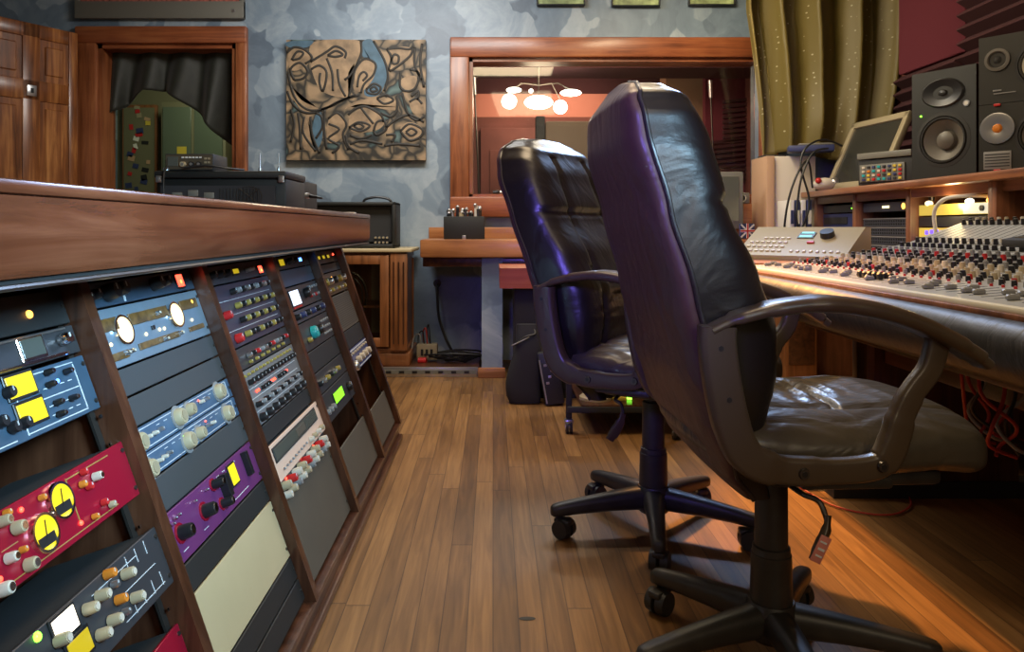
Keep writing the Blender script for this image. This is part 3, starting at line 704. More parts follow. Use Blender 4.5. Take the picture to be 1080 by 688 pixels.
u.oval(65, 528, .022, .021); u.oval(48, 562, .022, .021)
for x, y, m_, r in ((18, 557, 'knobcream', .010), (31, 596, 'knobcream', .010), (10, 589, 'knobwhite', .008), (3, 550, 'knobcream', .008), (4, 622, 'knobwhite', .010), (101, 503, 'knobwhite', .0075), (94, 513, 'knobred', .0065), (87, 511, 'orange', .006), (88, 498, 'knobred', .006), (110, 530, 'knobred', .006), (118, 532, 'knobcream', .006), (100, 545, 'orange', .005), (24, 580, 'orange', .005), (44, 525, 'orange', .005), (7, 541, 'orange', .005)):
    u.knob(x, y, r * .8, .012 if r > .007 else .008, m_, 'chrome' if r > .007 else None)
for x, y in ((25, 537), (88, 551), (3, 610)): u.led(x, y, 'redled', .0034)
u.lines([(.075, .05, .0015, .06), (.13, .078, .11, .0015), (.02, .008, .3, .0012), (-.06, .044, .03, .001), (-.12, .044, .03, .001)], 'knobgold')
u = Unit(0, 8.9, 10.95, 'channel_strip', 'charcoal channel strip with cream knobs and bright white meter, low in nearest bay', 'channel strip', 'darkunit', out=.016)
u.rect(70, 658, .045, .026, 'whitelight', 'meter', 'black'); u.rect(86, 682, .045, .026, 'meterlow', 'meter', 'black')
u.led(42, 671, 'greenled', .006)
for x, y in ((92, 643), (105, 629), (132, 606), (118, 655), (142, 631), (106, 670), (62, 676)): u.knob(x, y, .0075, .016, 'knobcream', 'knobwhite')
for x, y in ((113, 606), (125, 633)): u.knob(x, y, .0065, .014, 'orange')
for x, y in ((120, 617), (132, 646)): u.knob(x, y, .005, .01, 'steel', name='switch')
u.lines([(.12 + .014 * k, .02 + .055 * (k % 2), .001, .02) for k in range(7)] + [(.15, .045, .1, .001), (.1, .075, .12, .001), (.15, .012, .12, .001)])
u = Unit(0, 12.3, 14.3, 'vocal_preamplifier', 'dark red unit cut by the lower edge of the photo in the nearest bay', 'rack unit', 'redunit')
for k in range(4): u.knob(-.15 + .07 * k, .045, .011, .018, 'knobcream', 'chrome', raw=True)
u = Unit(0, 14.4, 17.2, 'blank_panel', 'dark blank panel at the foot of the nearest bay', 'panel', 'blankd', 'blank rack panels', depth=0)
# -- bay B
u = Unit(1, 0.05, 1.05, 'headphone_amplifier', 'slate unit with large black knobs and a red lamp, top of the second bay', 'rack unit', 'bluepanel')
for x, y, r in ((85, 317, .009), (94, 313, .009), (113, 309, .015), (123, 306, .013), (162, 300, .013), (170, 298, .010)): u.knob(x, y, r, .022, 'black')
u.rect(.165, .022, .03, .026, 'redled', 'lamp_window', 'black', raw=True); u.led(191, 297, 'amberled', .006); u.rect(134 - 3, 309, .004, .03, 'whiteline', 'trim_strip')
u = Unit(1, 1.1, 3.4, 'vintage_equalizer', 'silver-blue unit with two round glowing meters in the second bay', 'equalizer', 'silverpanel')
for x, y in ((131, 348), (186, 332)): u.oval(x, y, .026, .023, 'vu', 'chrome', needle=False)
for x0, y0, x1, y1, h in ((88, 347, 122, 343, .022), (137, 335, 178, 329, .021), (191, 323, 208, 318, .02), (103, 382, 136, 374, .013), (148, 364, 191, 353, .012), (201, 347, 216, 343, .010)):
    a0, z0 = u.loc(x0, y0); a1, z1 = u.loc(x1, y1)
    u.rect((a0 + a1) / 2, (z0 + z1) / 2, abs(a1 - a0), h, 'brownslot', 'slot', raw=True)
for x, y in ((137, 371), (132, 373), (173, 358), (189, 352), (164, 331)): u.knob(x, y, .004, .012, 'chrome', 'knobwhite', name='switch')
for x, y in ((110, 366), (114, 365), (119, 363), (156, 352), (170, 347), (175, 346), (204, 337)): u.led(x, y, 'vu', .0035)
u.rect(163, 345, .012, .008, 'black', 'switch'); u.rect(109, 384, .014, .008, 'black', 'switch'); u.led(203, 318, 'amberled', .005)
Unit(1, 3.45, 4.5, 'blank_panel', 'upper grey blank panel under the silver unit with round meters', 'panel', 'blank', 'blank rack panels', depth=0)
Unit(1, 4.55, 5.65, 'blank_panel', 'lower grey blank panel above the two blue preamplifiers', 'panel', 'blank', 'blank rack panels', depth=0)
for uu, ks, small, lab in ((5.7, ((147, 467), (189, 440), (200, 432), (231, 413)), ((163, 457), (169, 453), (212, 424), (217, 421), (156, 461)), 'upper of the two blue preamplifiers with large cream knobs'), (6.66, ((158, 495), (199, 465), (211, 457), (240, 436)), ((173, 482), (178, 478), (224, 446), (219, 449), (168, 486)), 'lower of the two blue preamplifiers with large cream knobs')):
    u = Unit(1, uu, uu + .95, 'microphone_preamplifier', lab, 'preamplifier', 'blue2')
    for i, (x, y) in enumerate(ks): u.knob(x, y, .0155 if i in (0, 1, 3) else .0115, .013, 'knobcream', 'beige', 'knobgrey')
    for i, (x, y) in enumerate(small): u.knob(x, y, .0035, .01, 'steel' if i % 2 else 'knobwhite', name='switch')
    u.led(-.05, .03, 'greenled', .0022, raw=True); u.led(.06, .03, 'redled', .0022, raw=True)
    u.lines([(0, .037, .42, .0012), (0, .005, .42, .0012), (-.212, .021, .0012, .032), (.212, .021, .0012, .032)] + [(-.12 + .03 * k, .03, .012, .001) for k in range(9)])
Unit(1, 7.65, 8.95, 'blank_panel', 'dark grey blank panel between the blue preamplifiers and the violet unit', 'panel', 'blank', 'blank rack panels', depth=0)
u = Unit(1, 9.0, 10.95, 'optical_compressor', 'violet compressor with black knobs and a small yellow meter', 'compressor', 'purple')
u.rect(247, 500, .034, .038, 'meter', 'meter', 'black'); u.rect(236, 513, .016, .045, 'black', 'meter_bezel', d=.016); u.rect(260, 489, .014, .05, 'black', 'switch_panel', d=.012)
for x, y, r in ((192, 562, .012), (217, 539, .012), (226, 511, .0085), (236, 531, .0085)): u.knob(x, y, r, .022, 'black', 'chrome', 'redunit')
for x, y in ((183, 553), (185, 547), (183, 575), (206, 529), (218, 517), (189, 543)): u.knob(x, y, .0025, .006, 'chrome', name='switch')
u.lines([(.0 + .03 * k, .075, .012, .0012) for k in range(5)] + [(-.17, .015, .02, .0012), (-.08, .015, .02, .0012), (.1, .012, .1, .0012)])
Unit(1, 11.0, 12.05, 'blank_panel', 'narrow dark blank panel under the violet compressor', 'panel', 'blankd', 'blank rack panels', depth=0)
Unit(1, 12.1, 15.0, 'blank_panel', 'large plain cream blank panel low in the second bay', 'panel', 'cream', 'blank rack panels', depth=0)
Unit(1, 15.05, 16.1, 'blank_panel', 'dark blank panel just under the cream panel', 'panel', 'blankd', 'blank rack panels', depth=0)
Unit(1, 16.15, 17.2, 'blank_panel', 'dark blank panel at the foot of the second bay', 'panel', 'blankd', 'blank rack panels', depth=0)
# -- bay C
u = Unit(2, 0.05, 1.1, 'power_conditioner', 'black unit with amber and red lamps at the top of the third bay', 'rack unit', 'slate')
u.rect(249, 286, .04, .012, 'meterlow', 'lamp_window', 'black'); u.rect(275, 284, .03, .02, 'redled', 'lamp_window', 'black'); u.led(276, 285, 'amberled', .006)
u.rowraw(-.18, -.08, .022, 3, .009, .018, ('black',)); u.rowraw(.08, .11, .022, 2, .006, .014, ('steel',))
u = Unit(2, 1.15, 4.6, 'program_equalizer', 'aubergine equalizer with four rows of small black and gold knobs', 'equalizer', 'purpleblack')
H = u.h
for k, (z, ms) in enumerate(((.86, ('black', 'knobgrey', 'black', 'steel')), (.62, ('knobgold', 'black')), (.38, ('black', 'knobgold')), (.14, ('knobgold', 'black', 'black')))): u.rowraw(-.08, .2, H * z, 9, .0075, .014, ms)
u.knob(-.17, H * .52, .010, .016, 'knobred', raw=True); u.knob(-.15, H * .13, .011, .016, 'knobred', raw=True); u.led(-.17, H * .52 + .001, 'redled', .004, raw=True)
u.lines([(0, H * .74, .44, .0012), (0, H * .5, .44, .0012), (0, H * .26, .44, .0012)] + [(-.2, H * .9 - .02 * k, .02, .001) for k in range(6)])
u = Unit(2, 4.65, 5.8, 'line_mixer', 'black unit with one row of small knobs under the aubergine equalizer', 'rack unit', 'darkunit')
u.rowraw(-.12, .2, .026, 11, .006, .012, ('steel', 'black', 'knobred', 'knobgrey')); u.rowraw(-.12, .16, .01, 7, .004, .008, ('knobgold',)); 
u = Unit(2, 5.85, 8.8, 'dual_equalizer', 'grey dual equalizer with rows of black knobs and red lights', 'equalizer', 'greyunit')
H = u.h
for z, n, ms, r in ((.78, 13, ('black',), .0065), (.36, 13, ('black', 'knobgrey'), .0065), (.12, 8, ('black',), .010)): u.rowraw(-.17, .2, H * z, n, r, .014, ms)
u.rowraw(-.19, .2, H * .92, 14, .0035, .007, ('knobgold',))
for k in (-.14, -.125, -.02, -.005, .01, .11, .125): u.led(k, H * .57, 'redled', .0038, raw=True)
u.rowraw(-.1, -.05, H * .57, 3, .005, .01, ('black',)); u.rowraw(.04, .09, H * .57, 3, .005, .01, ('black',))
u.lines([(0, H * .66, .44, .0014), (0, H * .48, .44, .0014), (0, H * .24, .44, .0014)])
Unit(2, 8.85, 9.8, 'blank_panel', 'dark blank panel between the grey equalizer and the blush cream unit', 'panel', 'blankd', 'blank rack panels', depth=0)
u = Unit(2, 9.85, 11.8, 'effects_processor', 'blush cream effects unit with a long dark window', 'effects unit', 'pinkcream', out=.01)
u.rect(.0, u.h * .70, .40, .028, 'screenoff', 'window', 'blankd', raw=True); u.rect(.03, u.h * .70, .08, .02, 'blankt', 'display', raw=True, d=.005)
u.rowraw(-.17, .04, u.h * .22, 9, .003, .004, ('knobgrey',)); u.rowraw(.08, .2, u.h * .2, 4, .007, .012, ('knobwhite', 'knobcream'))
u = Unit(2, 11.85, 12.8, 'summing_amplifier', 'unit packed with cream and red knobs under the blush cream unit', 'rack unit', 'darkunit')
u.rowraw(-.19, .19, .030, 9, .010, .022, ('knobcream', 'knobred', 'knobwhite')); u.rowraw(-.20, .2, .010, 10, .009, .02, ('knobwhite', 'knobcream', 'knobgrey'))
for k in (-.15, .0, .12): u.led(k, .035, 'redled', .004, raw=True)
Unit(2, 12.85, 17.25, 'blank_panel', 'tall taupe blank panel at the foot of the third bay', 'panel', 'blankt', 'blank rack panels', depth=0)
# -- bay D
u = Unit(3, 0.05, 1.0, 'patch_light_unit', 'black unit with one small warm lamp at the top of the fourth bay', 'rack unit', 'slate')
u.rect(-.1, .022, .05, .02, 'meterlow', 'lamp_window', 'black', raw=True); u.rect(.12, .022, .05, .012, 'blueled', 'lamp_window', 'black', raw=True); u.rowraw(-.02, .04, .022, 2, .01, .018, ('black',))
Unit(3, 1.05, 2.25, 'blank_panel', 'slate blue blank panel above the white display unit', 'panel', 'bluepanel', 'blank rack panels', depth=0)
u = Unit(3, 2.3, 3.95, 'digital_reverb', 'dark unit with a bright white square display in the fourth bay', 'effects unit', 'darkunit')
u.rect(-.085, u.h * .5, .10, .046, 'lcd', 'display', 'black', raw=True); u.knob(.05, u.h * .55, .016, .018, 'black', raw=True); u.rowraw(.1, .2, u.h * .75, 4, .006, .008, ('knobgrey',)); u.rowraw(.1, .2, u.h * .35, 4, .006, .008, ('knobred', 'knobgrey')); u.rect(-.085, .006, .1, .006, 'knobred', 'stripe', raw=True)
u = Unit(3, 4.0, 4.9, 'tone_unit', 'slim unit with a row of black knobs under the white display unit', 'rack unit', 'slate')
u.rowraw(-.15, .18, .02, 6, .010, .016, ('black', 'navy'))
u = Unit(3, 4.95, 6.95, 'delay_unit', 'charcoal unit with one large teal knob', 'effects unit', 'darkunit')
u.knob(-.03, u.h * .52, .020, .018, 'knobteal', raw=True); u.knob(.05, u.h * .52, .016, .018, 'black', raw=True); u.knob(-.1, u.h * .35, .008, .012, 'knobgold', raw=True)
for k in range(3): u.rowraw(.11, .2, u.h * (.25 + .25 * k), 4, .005, .006, ('knobgrey',))
Unit(3, 7.0, 8.45, 'blank_panel', 'dark blank panel under the teal knob unit', 'panel', 'blankd', 'blank rack panels', depth=0)
u = Unit(3, 8.5, 9.95, 'gate_unit', 'dark unit with a few steel knobs above the green display', 'rack unit', 'darkunit')
u.rowraw(-.16, .1, u.h * .5, 6, .008, .014, ('black', 'steel', 'knobgold'))
u = Unit(3, 10.0, 11.95, 'digital_recorder', 'black unit with a bright green display in the fourth bay', 'recorder', 'darkunit')
u.rect(.015, u.h * .55, .13, .032, 'greenlcd', 'display', 'black', raw=True); u.rowraw(-.18, -.1, u.h * .4, 3, .009, .012, ('knobgrey',)); u.knob(.17, u.h * .5, .016, .014, 'black', raw=True)
Unit(3, 13.8, 17.25, 'blank_panel', 'taupe blank panel at the foot of the fourth bay', 'panel', 'blankt', 'blank rack panels', depth=0)
# -- bay E
u = Unit(4, 0.05, 1.2, 'lamp_unit', 'dark unit with small yellow lamps at the top of the farthest bay', 'rack unit', 'slate')
for a in (-.1, -.02, .06): u.rect(a, .025, .035, .012, 'meterlow', 'lamp_window', 'black', raw=True)
u.led(.17, .03, 'redled', .005, raw=True)
Unit(4, 1.25, 2.0, 'blank_panel', 'slim blank panel near the top of the farthest bay', 'panel', 'blank', 'blank rack panels', depth=0)
u = Unit(4, 2.05, 4.0, 'limiter', 'bronze unit with gold and silver knobs in the farthest bay', 'limiter', 'goldunit')
u.rowraw(-.16, .17, u.h * .62, 5, .014, .02, ('knobgold', 'steel', 'black')); u.rowraw(-.14, .15, u.h * .22, 6, .008, .014, ('steel', 'knobgold'))
u.led(.0, u.h * .75, 'amberled', .005, raw=True)
u = Unit(4, 4.1, 7.2, 'grille_panel', 'taupe vented panel in the farthest bay', 'panel', 'blankt')
gb_ = B().mat('darkslot')
for k in range(16): gb_.box((0, u.f() - .0005, .012 + k * .0078), (.40, .001, .0018))
gb_.obj('vent_slots', u.o)
Unit(4, 7.25, 8.75, 'blank_panel', 'blank panel between the vented panel and the indigo unit', 'panel', 'blankd', 'blank rack panels', depth=0)
u = Unit(4, 8.8, 10.7, 'indigo_preamplifier', 'indigo unit with white knobs in the farthest bay', 'preamplifier', 'blueunit')
u.rowraw(-.06, .16, u.h * .42, 4, .013, .018, ('knobwhite',)); u.rowraw(-.15, .17, u.h * .8, 8, .005, .008, ('knobwhite',)); u.knob(-.15, u.h * .3, .02, .02, 'steel', raw=True)
u.lines([(0, .006, .44, .004), (0, u.h - .006, .44, .004)])
Unit(4, 14.1, 17.25, 'blank_panel', 'taupe blank panel at the foot of the farthest bay', 'panel', 'blankt', 'blank rack panels', depth=0)

# -- counter
XC = -0.54
cn = thing('counter_top', 'long thick reddish wooden counter running above the equipment rack', 'counter', (XC, 1.75, 0.838))
CY0, CY1 = 0.12 - 1.75, 3.32 - 1.75
B().mat('wood_counter').prism([(0, .004), (.006, .02), (.006, .098), (-.75, .098), (-.75, .004)], CY0, CY1).obj('edge_slab', cn, ang=60)
B().mat('wood_counter').box((-.372, (CY0 + CY1) / 2, .108), (.76, CY1 - CY0 + .01, .018), .006).obj('top_board', cn, label='thin overhanging top board')
B().mat('blackmat').box((-.02, (CY0 + CY1) / 2, -.003), (.03, CY1 - CY0, .012)).mat('bolt').cyl((.0, CY0, -.006), (.0, CY1, -.006), .004, n=8).obj('edge_channel', cn)
# supports behind the counter
B().mat('wood_rackz').box((-.70, CY1 - .05, -.419), (.05, .06, .836)).obj('leg', cn); B().mat('wood_rackz').box((-.70, CY0 + .05, -.419), (.05, .06, .836)).obj('leg', cn)
tagit(B().mat('paper').box((0, 0, .004), (.12, .09, .008), .001).obj('paper_pad', loc=(-.64, 3.22, .9555), rot=(0, 0, .1)), 'white paper pad lying on the far end of the counter', 'paper')
# -- case and radio on the counter
rc = thing('rack_case', 'black rack case with steel corners standing on the counter in front of the doorway', 'equipment case', (-.945, 2.66, .9555))
B().mat('tolex').box((0, .14, .058), (.45, .27, .112), .006).obj('shell', rc)
b = B().mat('darkunit').box((-.01, .004, .055), (.40, .012, .07)); 
for k in range(12): b.mat('blackmat').box((.0 + .012 * (k % 12), -.004, .055), (.004, .006, .05))
for k in range(3): b.mat('greyplastic').box((-.15 + .055 * k, -.004, .055 + .008 * (k % 2)), (.035, .006, .022), .002)
b.obj('front_panel', rc)
b = B().mat('bolt')
for r_ in range(4): b.tube([(.10 + .045 * math.cos(t) * (1 - .22 * r_), -.006, .052 + .035 * math.sin(t) * (1 - .22 * r_)) for t in [k * PI / 8 for k in range(16)]], .0012, 5, closed=True)
for t in (PI / 4, 3 * PI / 4): b.cyl((.10 - .05 * math.cos(t), -.007, .052 - .04 * math.sin(t)), (.10 + .05 * math.cos(t), -.007, .052 + .04 * math.sin(t)), .0015, n=6)
b.obj('fan_grille', rc)
b = B().mat('tolex').box((0, .13, .128), (.46, .28, .026), .008); b.obj('lid', rc)
B().mat('steel').box((.212, -.008, .112), (.02, .01, .024), .003).obj('corner', rc); B().mat('steel').box((-.212, -.008, .112), (.02, .01, .024), .003).obj('corner', rc)
B().mat('steel').cyl((-.19, -.0, .142), (-.19, 0, .152), .01).obj('latch', rc)
for ax in (.13, .195): B().mat('steel').cyl((ax, .02, .141), (ax, .02, .153), .006).cyl((ax, .02, .153), (ax, .02, .205), .0018).obj('antenna', rc)
B().mat('cable').tube([(-.12, -.02, .15), (-.05, -.015, .158), (.02, .0, .15), (.06, .06, .149)], .0035, smooth_path=6).obj('cable', rc)
rb = thing('power_amplifier', 'black amplifier box with a jutting plug behind the rack case on the counter', 'amplifier', (-.90, 3.13, .9555))
B().mat('tolex').box((0, 0, .065), (.30, .28, .13), .006).obj('shell', rb)
B().mat('steel').cyl((.15, -.09, .07), (.17, -.09, .07), .012).obj('jack', rb)
B().mat('black').cyl((.17, -.09, .07), (.225, -.10, .06), .008, .004).obj('plug', rb)
B().mat('steel').box((.145, -.135, .122), (.016, .016, .016), .003).obj('corner', rb)
rd = thing('desk_radio', 'small dark radio unit with dials lying on top of the black rack case', 'radio', (-1.055, 2.67, .9555 + .1415))
B().mat('blankd').box((0, .06, .03), (.168, .14, .058), .003).obj('body', rd)
B().mat('goldunit').box((0, -.0115, .03), (.160, .003, .050)).obj('faceplate', rd)
B().mat('screenoff').box((-.055, -.0145, .032), (.036, .003, .032)).obj('display', rd)
for x in (-.018, .012, .038): B().mat('knobcream' if x < 0 else 'black').cyl((x, -.013, .022), (x, -.026, .022), .009).mat('steel').cyl((x, -.026, .022), (x, -.028, .022), .005).obj('knob', rd)
for x in range(6): B().mat('paper').box((-.02 + x * .012, -.014, .046), (.008, .003, .005)).obj('button', rd)
for x in range(2):
    for z in range(3): B().mat('beige').box((.058 + x * .012, -.014, .016 + z * .013), (.008, .003, .007)).obj('button', rd)
tagit(B().mat('cable').tube([(-1.13, 2.665, 1.12), (-1.13, 2.63, 1.08), (-1.12, 2.61, 1.0), (-1.10, 2.60, .963)], .0035, smooth_path=6).obj('power_cable'), 'thin cable hanging down the left front of the black rack case', 'cable')

# ================================================================== OFFICE CHAIRS
def back_surface(side, lean=0.0):
    """side 'front' or 'rear': pillow built from horizontal sections"""
    # tables: z -> rear x, front x, half width
    rear = [(.41, -.125), (.46, -.170), (.55, -.215), (.65, -.246), (.78, -.276), (.93, -.314), (1.06, -.350), (1.13, -.352), (1.178, -.325)]
    front = [(.41, -.07), (.48, -.085), (.55, -.085), (.64, -.065), (.72, -.065), (.82, -.100), (.93, -.155), (.96, -.158), (1.06, -.183), (1.13, -.212), (1.178, -.26)]
    hw = [(.41, .19), (.50, .222), (.62, .244), (.8, .250), (.93, .245), (1.03, .240), (1.10, .224), (1.14, .198), (1.165, .150), (1.178, .085)]
    zs = []
    z = .41
    while z < 1.178: zs.append(z); z += .009 if z < 1.1 else .0045
    zs.append(1.178)
    rg = []
    n = 128
    for z in zs:
        xr, xf, w_ = lerp(rear, z), lerp(front, z), lerp(hw, z)
        xm = xr + (xf - xr) * .20
        ring = []
        for k in range(n):
            t = 2 * PI * k / n
            cy, sx = math.cos(t), math.sin(t)
            e = .42
            y = w_ * math.copysign(abs(cy) ** e, cy)
            wrap = .006 * (y / .25) ** 2
            if side == 'front':
                hx = (xf - xm) if sx > 0 else .012
                x = xm + hx * math.copysign(abs(sx) ** e, sx)
                if sx > 0:
                    # stitched seams and pillows
                    ay = abs(y)
                    g = .012 * math.exp(-((z - .945) / .006) ** 2)
                    if ay > .0:
                        sl = .150 - .05 * max(0, min(1, (z - .55) / .5))
                        g += .016 * math.exp(-((ay - sl) / .008) ** 2) * (1 if z < 1.12 else 0)
                    if ay < .15: g += .014 * math.exp(-((z - (.70 + ay * .55)) / .007) ** 2)
                    if z < .70: g += .004 * max(0, math.sin(z * 190 + 3 * math.sin(y * 22))) * (1 - ay / .25)
                    x -= g * min(1, (abs(sx) ** .5) * 1.2)
                y *= 1.0
            else:
                hx = .0 if sx > 0 else (xm - xr)
                x = xm - .004 + (hx * math.copysign(abs(sx) ** .6, sx) if sx < 0 else -.0005)
                y *= .985
            ring.append((x + wrap * (1 if side == 'front' else .9), y, z))
        rg.append(ring)
    rg = [[(x - lean * max(0, z - .5) ** 1.0, y, z) for x, y, z in q] for q in rg]
    seam = []
    for z in zs:
        xr, xf, w_ = lerp(rear, z), lerp(front, z), lerp(hw, z)
        seam.append((xr + (xf - xr) * .20 + .006 * (w_ / .25) ** 2 - .002, w_ * 1.0, z))
    seam = [(x - lean * max(0, z - .5), y, z) for x, y, z in seam]
    return rg, seam
def make_chair(label, loc, az, base_az, tag=False, lean=0.0, group='black leather office chairs'):
    t = thing('office_chair', label, 'office chair', (loc[0], loc[1], 0), (0, 0, 0), group)
    ra = Matrix.Rotation(R(az), 4, 'Z')
    def nb(): b = B(); b.M = ra; return b
    rg, seam = back_surface('front', lean); nb().mat('leather').rings(rg).obj('backrest', t, ang=70)
    rg, _ = back_surface('rear', lean); nb().mat('vinyl').rings(rg).obj('rear_shell', t, ang=70, label='purplish brown rear cover')
    full = seam + [(x, -y, z) for x, y, z in reversed(seam)]
    nb().mat('piping').tube(full, .0042, 8).obj('piping', t)
    # seat cushion: rows across the seat
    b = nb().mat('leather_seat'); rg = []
    NX, NA = 130, 150
    for i in range(NX + 1):
        s = i / NX; x = -.205 + s * .545
        edge = min(1, (s * 46 / 5) ** .6 if s * 46 < 5 else 1) * (1 if s < .86 else math.sqrt(max(0.0, 1 - ((s - .86) / .14) ** 2)) * .97 + .03)
        w_ = (.235 + .015 * math.sin(s * PI)) * (.35 + .65 * edge)
        ht = .060 * (.12 + .88 * edge); zc = .503 - .012 * max(0, s - .75) * 8 * 1 + .006 * math.cos(s * 6)
        ring = []
        for k in range(NA):
            a = 2 * PI * k / NA; cy, sz = math.cos(a), math.sin(a)
            y = w_ * math.copysign(abs(cy) ** .55, cy); z = ht * math.copysign(abs(sz) ** .7, sz)
            if sz > 0:
                z += .012 * (1 - (y / .25) ** 2) * edge
                ay = abs(y)
                z -= .009 * math.exp(-((ay - .135) / .007) ** 2) * edge
                z -= .010 * math.exp(-((x - .07) / .007) ** 2) * (1 if ay < .135 else 0)
                z -= .012 * math.exp(-(((x - .07) ** 2 + (ay - 0) ** 2) / .0003))
                an = math.atan2(y, x - .07); rd_ = math.hypot(x - .07, y); z += .0032 * math.sin(an * 13 + 2.5 * math.sin(rd_ * 45 + an)) * math.exp(-((rd_ - .06) / .06) ** 2) * edge + .0016 * math.sin(y * 150 + 3 * math.sin(x * 30)) * math.exp(-((ay - .20) / .03) ** 2) * edge
            else: z *= .8
            ring.append((x, y, zc + z))
        rg.append(ring)
    b.rings(rg).obj('seat', t, ang=60)
    b = nb().mat('baseplastic').box((.08, 0, .444), (.32, .38, .03), .012).box((.02, 0, .424), (.20, .14, .03), .01); b.obj('seat_pan', t)
    # arm frames
    for sy in (-1, 1):
        y = sy * .277
        sec = rrect(.5, .68, .5)
        a = nb().mat('chairplastic')
        AX = .022
        top = [(x + AX, z) for x, z in ((-.245, .728), (-.20, .748), (-.13, .765), (-.05, .772), (.03, .762), (.10, .741), (.16, .713), (.205, .686), (.228, .668))]
        sec_top = rrect(.30, .9, .55)
        a.tube([(x, y, z) for x, z in top], [.022, .030, .036, .040, .042, .042, .041, .037, .028], sec=[(q * .95, p * .55) for p, q in rrect(.62, 1.05, .8)], up=(0, 0, 1), smooth_path=6)
        pad = a.obj('armrest', t, ang=50)
        a = nb().mat('chairplastic')
        loop = [(-.232, .735), (-.232, .70), (-.222, .63), (-.205, .56), (-.18, .515), (-.13, .494), (-.05, .489), (.02, .492), (.055, .505), (.075, .545), (.085, .58), (.105, .62), (.135, .66), (.150, .71)]
        loop = [(x + AX, z) for x, z in loop]
        rr = [.036, .036, .036, .035, .034, .028, .025, .025, .028, .027, .024, .022, .022, .025]
        a.tube([(x, y, z) for x, z in loop], [rr[min(13, int(i / 5))] for i in range(66)], sec=[(p, q) for p, q in rrect(.85, .55, .55)], up=(0, 1, 0), smooth_path=5)
        fr_ = a.obj('arm_frame', t, ang=50)
        for bx, bz in ((-.210, .70), (-.196, .615), (-.068, .49), (.067, .50)):
            nb().mat('bolt').cyl((bx, y + sy * .015, bz), (bx, y + sy * .0195, bz), .010, .0085, n=14).mat('black').cyl((bx, y + sy * .0195, bz), (bx, y + sy * .0205, bz), .005, n=6).obj('arm_bolt', fr_)
        nb().mat('baseplastic').box((.02, sy * .235, .462), (.16, .07, .018), .006).obj('arm_bracket', t)
    # column
    b = nb().mat('baseplastic').lathe([(0, .41), (.022, .41), (.022, .385), (.032, .384), (.033, .25), (.037, .248), (.038, .235), (.040, .233), (.042, .135), (.046, .13), (.0, .13)], None, 28)
    b.obj('gas_column', t)
    bb = B().mat('baseplastic'); bb.lathe([(0, .140), (.045, .138), (.052, .12), (.05, .07), (.04, .06), (0, .06)], None, 28); bb.obj('hub', t)
    for k in range(5):
        a = R(base_az + 72 * k); ca, sa = math.cos(a), math.sin(a)
        rg = []
        for rr_, wd, zt, zb in ((.02, .032, .136, .070), (.06, .030, .132, .070), (.14, .025, .122, .070), (.23, .021, .109, .066), (.285, .020, .100, .062), (.304, .017, .095, .062), (.311, .010, .089, .066)):
            ring = [(q * wd * 2, (zt + zb) / 2 + p * (zt - zb)) for q, p in rrect(.5, .5, .75, 4)]
            rg.append([(rr_ * ca - q * sa, rr_ * sa + q * ca, z) for q, z in ring])
        B().mat('baseplastic').rings(rg).obj('base_leg', t, ang=50)
        cx, cy = .282 * ca, .282 * sa; ca2 = a + R(60 + 35 * k)
        dx, dy = math.cos(ca2), math.sin(ca2)
        c = B().mat('rubber'); hx, hy = cx + dx * .012, cy + dy * .012
        for s in (-1, 1):
            p0 = (hx - dy * s * .005, hy + dx * s * .005, .0295); p1 = (hx - dy * s * .025, hy + dx * s * .025, .0295)
            c.cyl(p0, p1, .0292, .0262, n=24)
        cs = c.obj('caster', t)
        h = B().mat('baseplastic').cyl((cx, cy, .045), (cx, cy, .068), .008)
        h.box((hx, hy, .050), (.054, .034, .018), .007, rot=(0, 0, ca2)); h.obj('caster_hood', t)
    # height lever
    lv = nb().mat('bolt').tube([(-.04, -.10, .43), (-.03, -.20, .425), (-.005, -.215, .415), (.005, -.225, .385)], .005, smooth_path=6)
    lv.obj('lever', t)
    p = nb().mat('chairplastic').tube([(.006, -.227, .395), (.000, -.232, .372), (-.014, -.236, .345), (-.028, -.240, .322)], [.008, .012, .014, .011], sec=rrect(.55, 1.0, .6), smooth_path=3)
    pd = p.obj('lever_paddle', t)
    if tag:
        nb().mat('tagpaint').box((-.0185, -.2495, .345), (.020, .002, .048), .0005, rot=(0, R(26), 0)).mat('whiteline').box((-.0185, -.2508, .345), (.012, .0012, .004), rot=(0, R(26), 0)).box((-.014, -.2508, .357), (.012, .0012, .003), rot=(0, R(26), 0)).box((-.023, -.2508, .334), (.012, .0012, .003), rot=(0, R(26), 0)).obj('warning_label', t)
    return t
M['tagpaint'] = plain('warning_label_pink', (0.55, 0.20, 0.16), 0.5)
make_chair('black leather office chair nearest the camera, its purplish back to the left', (.57, 1.57), 3, 56, True)
make_chair('black leather office chair standing behind the nearest one, partly hidden by it', (.475, 2.27), -34, 45, lean=.13)

# ================================================================== MIXING CONSOLE
mc = thing('mixing_console', 'large grey mixing console with hundreds of knobs and a padded black front', 'mixing console', (0.97, 2.1, 0))
CX = [(.02, .748), (.36, .775), (.66, .835), (.90, .925), (.96, .925), (.96, .70), (.10, .66), (.02, .70)]
Y0, Y1 = -1.35, 0.93      # 0.75 .. 3.03
B().mat('mixer').prism(CX, Y0, Y1).obj('deck', mc, ang=20)
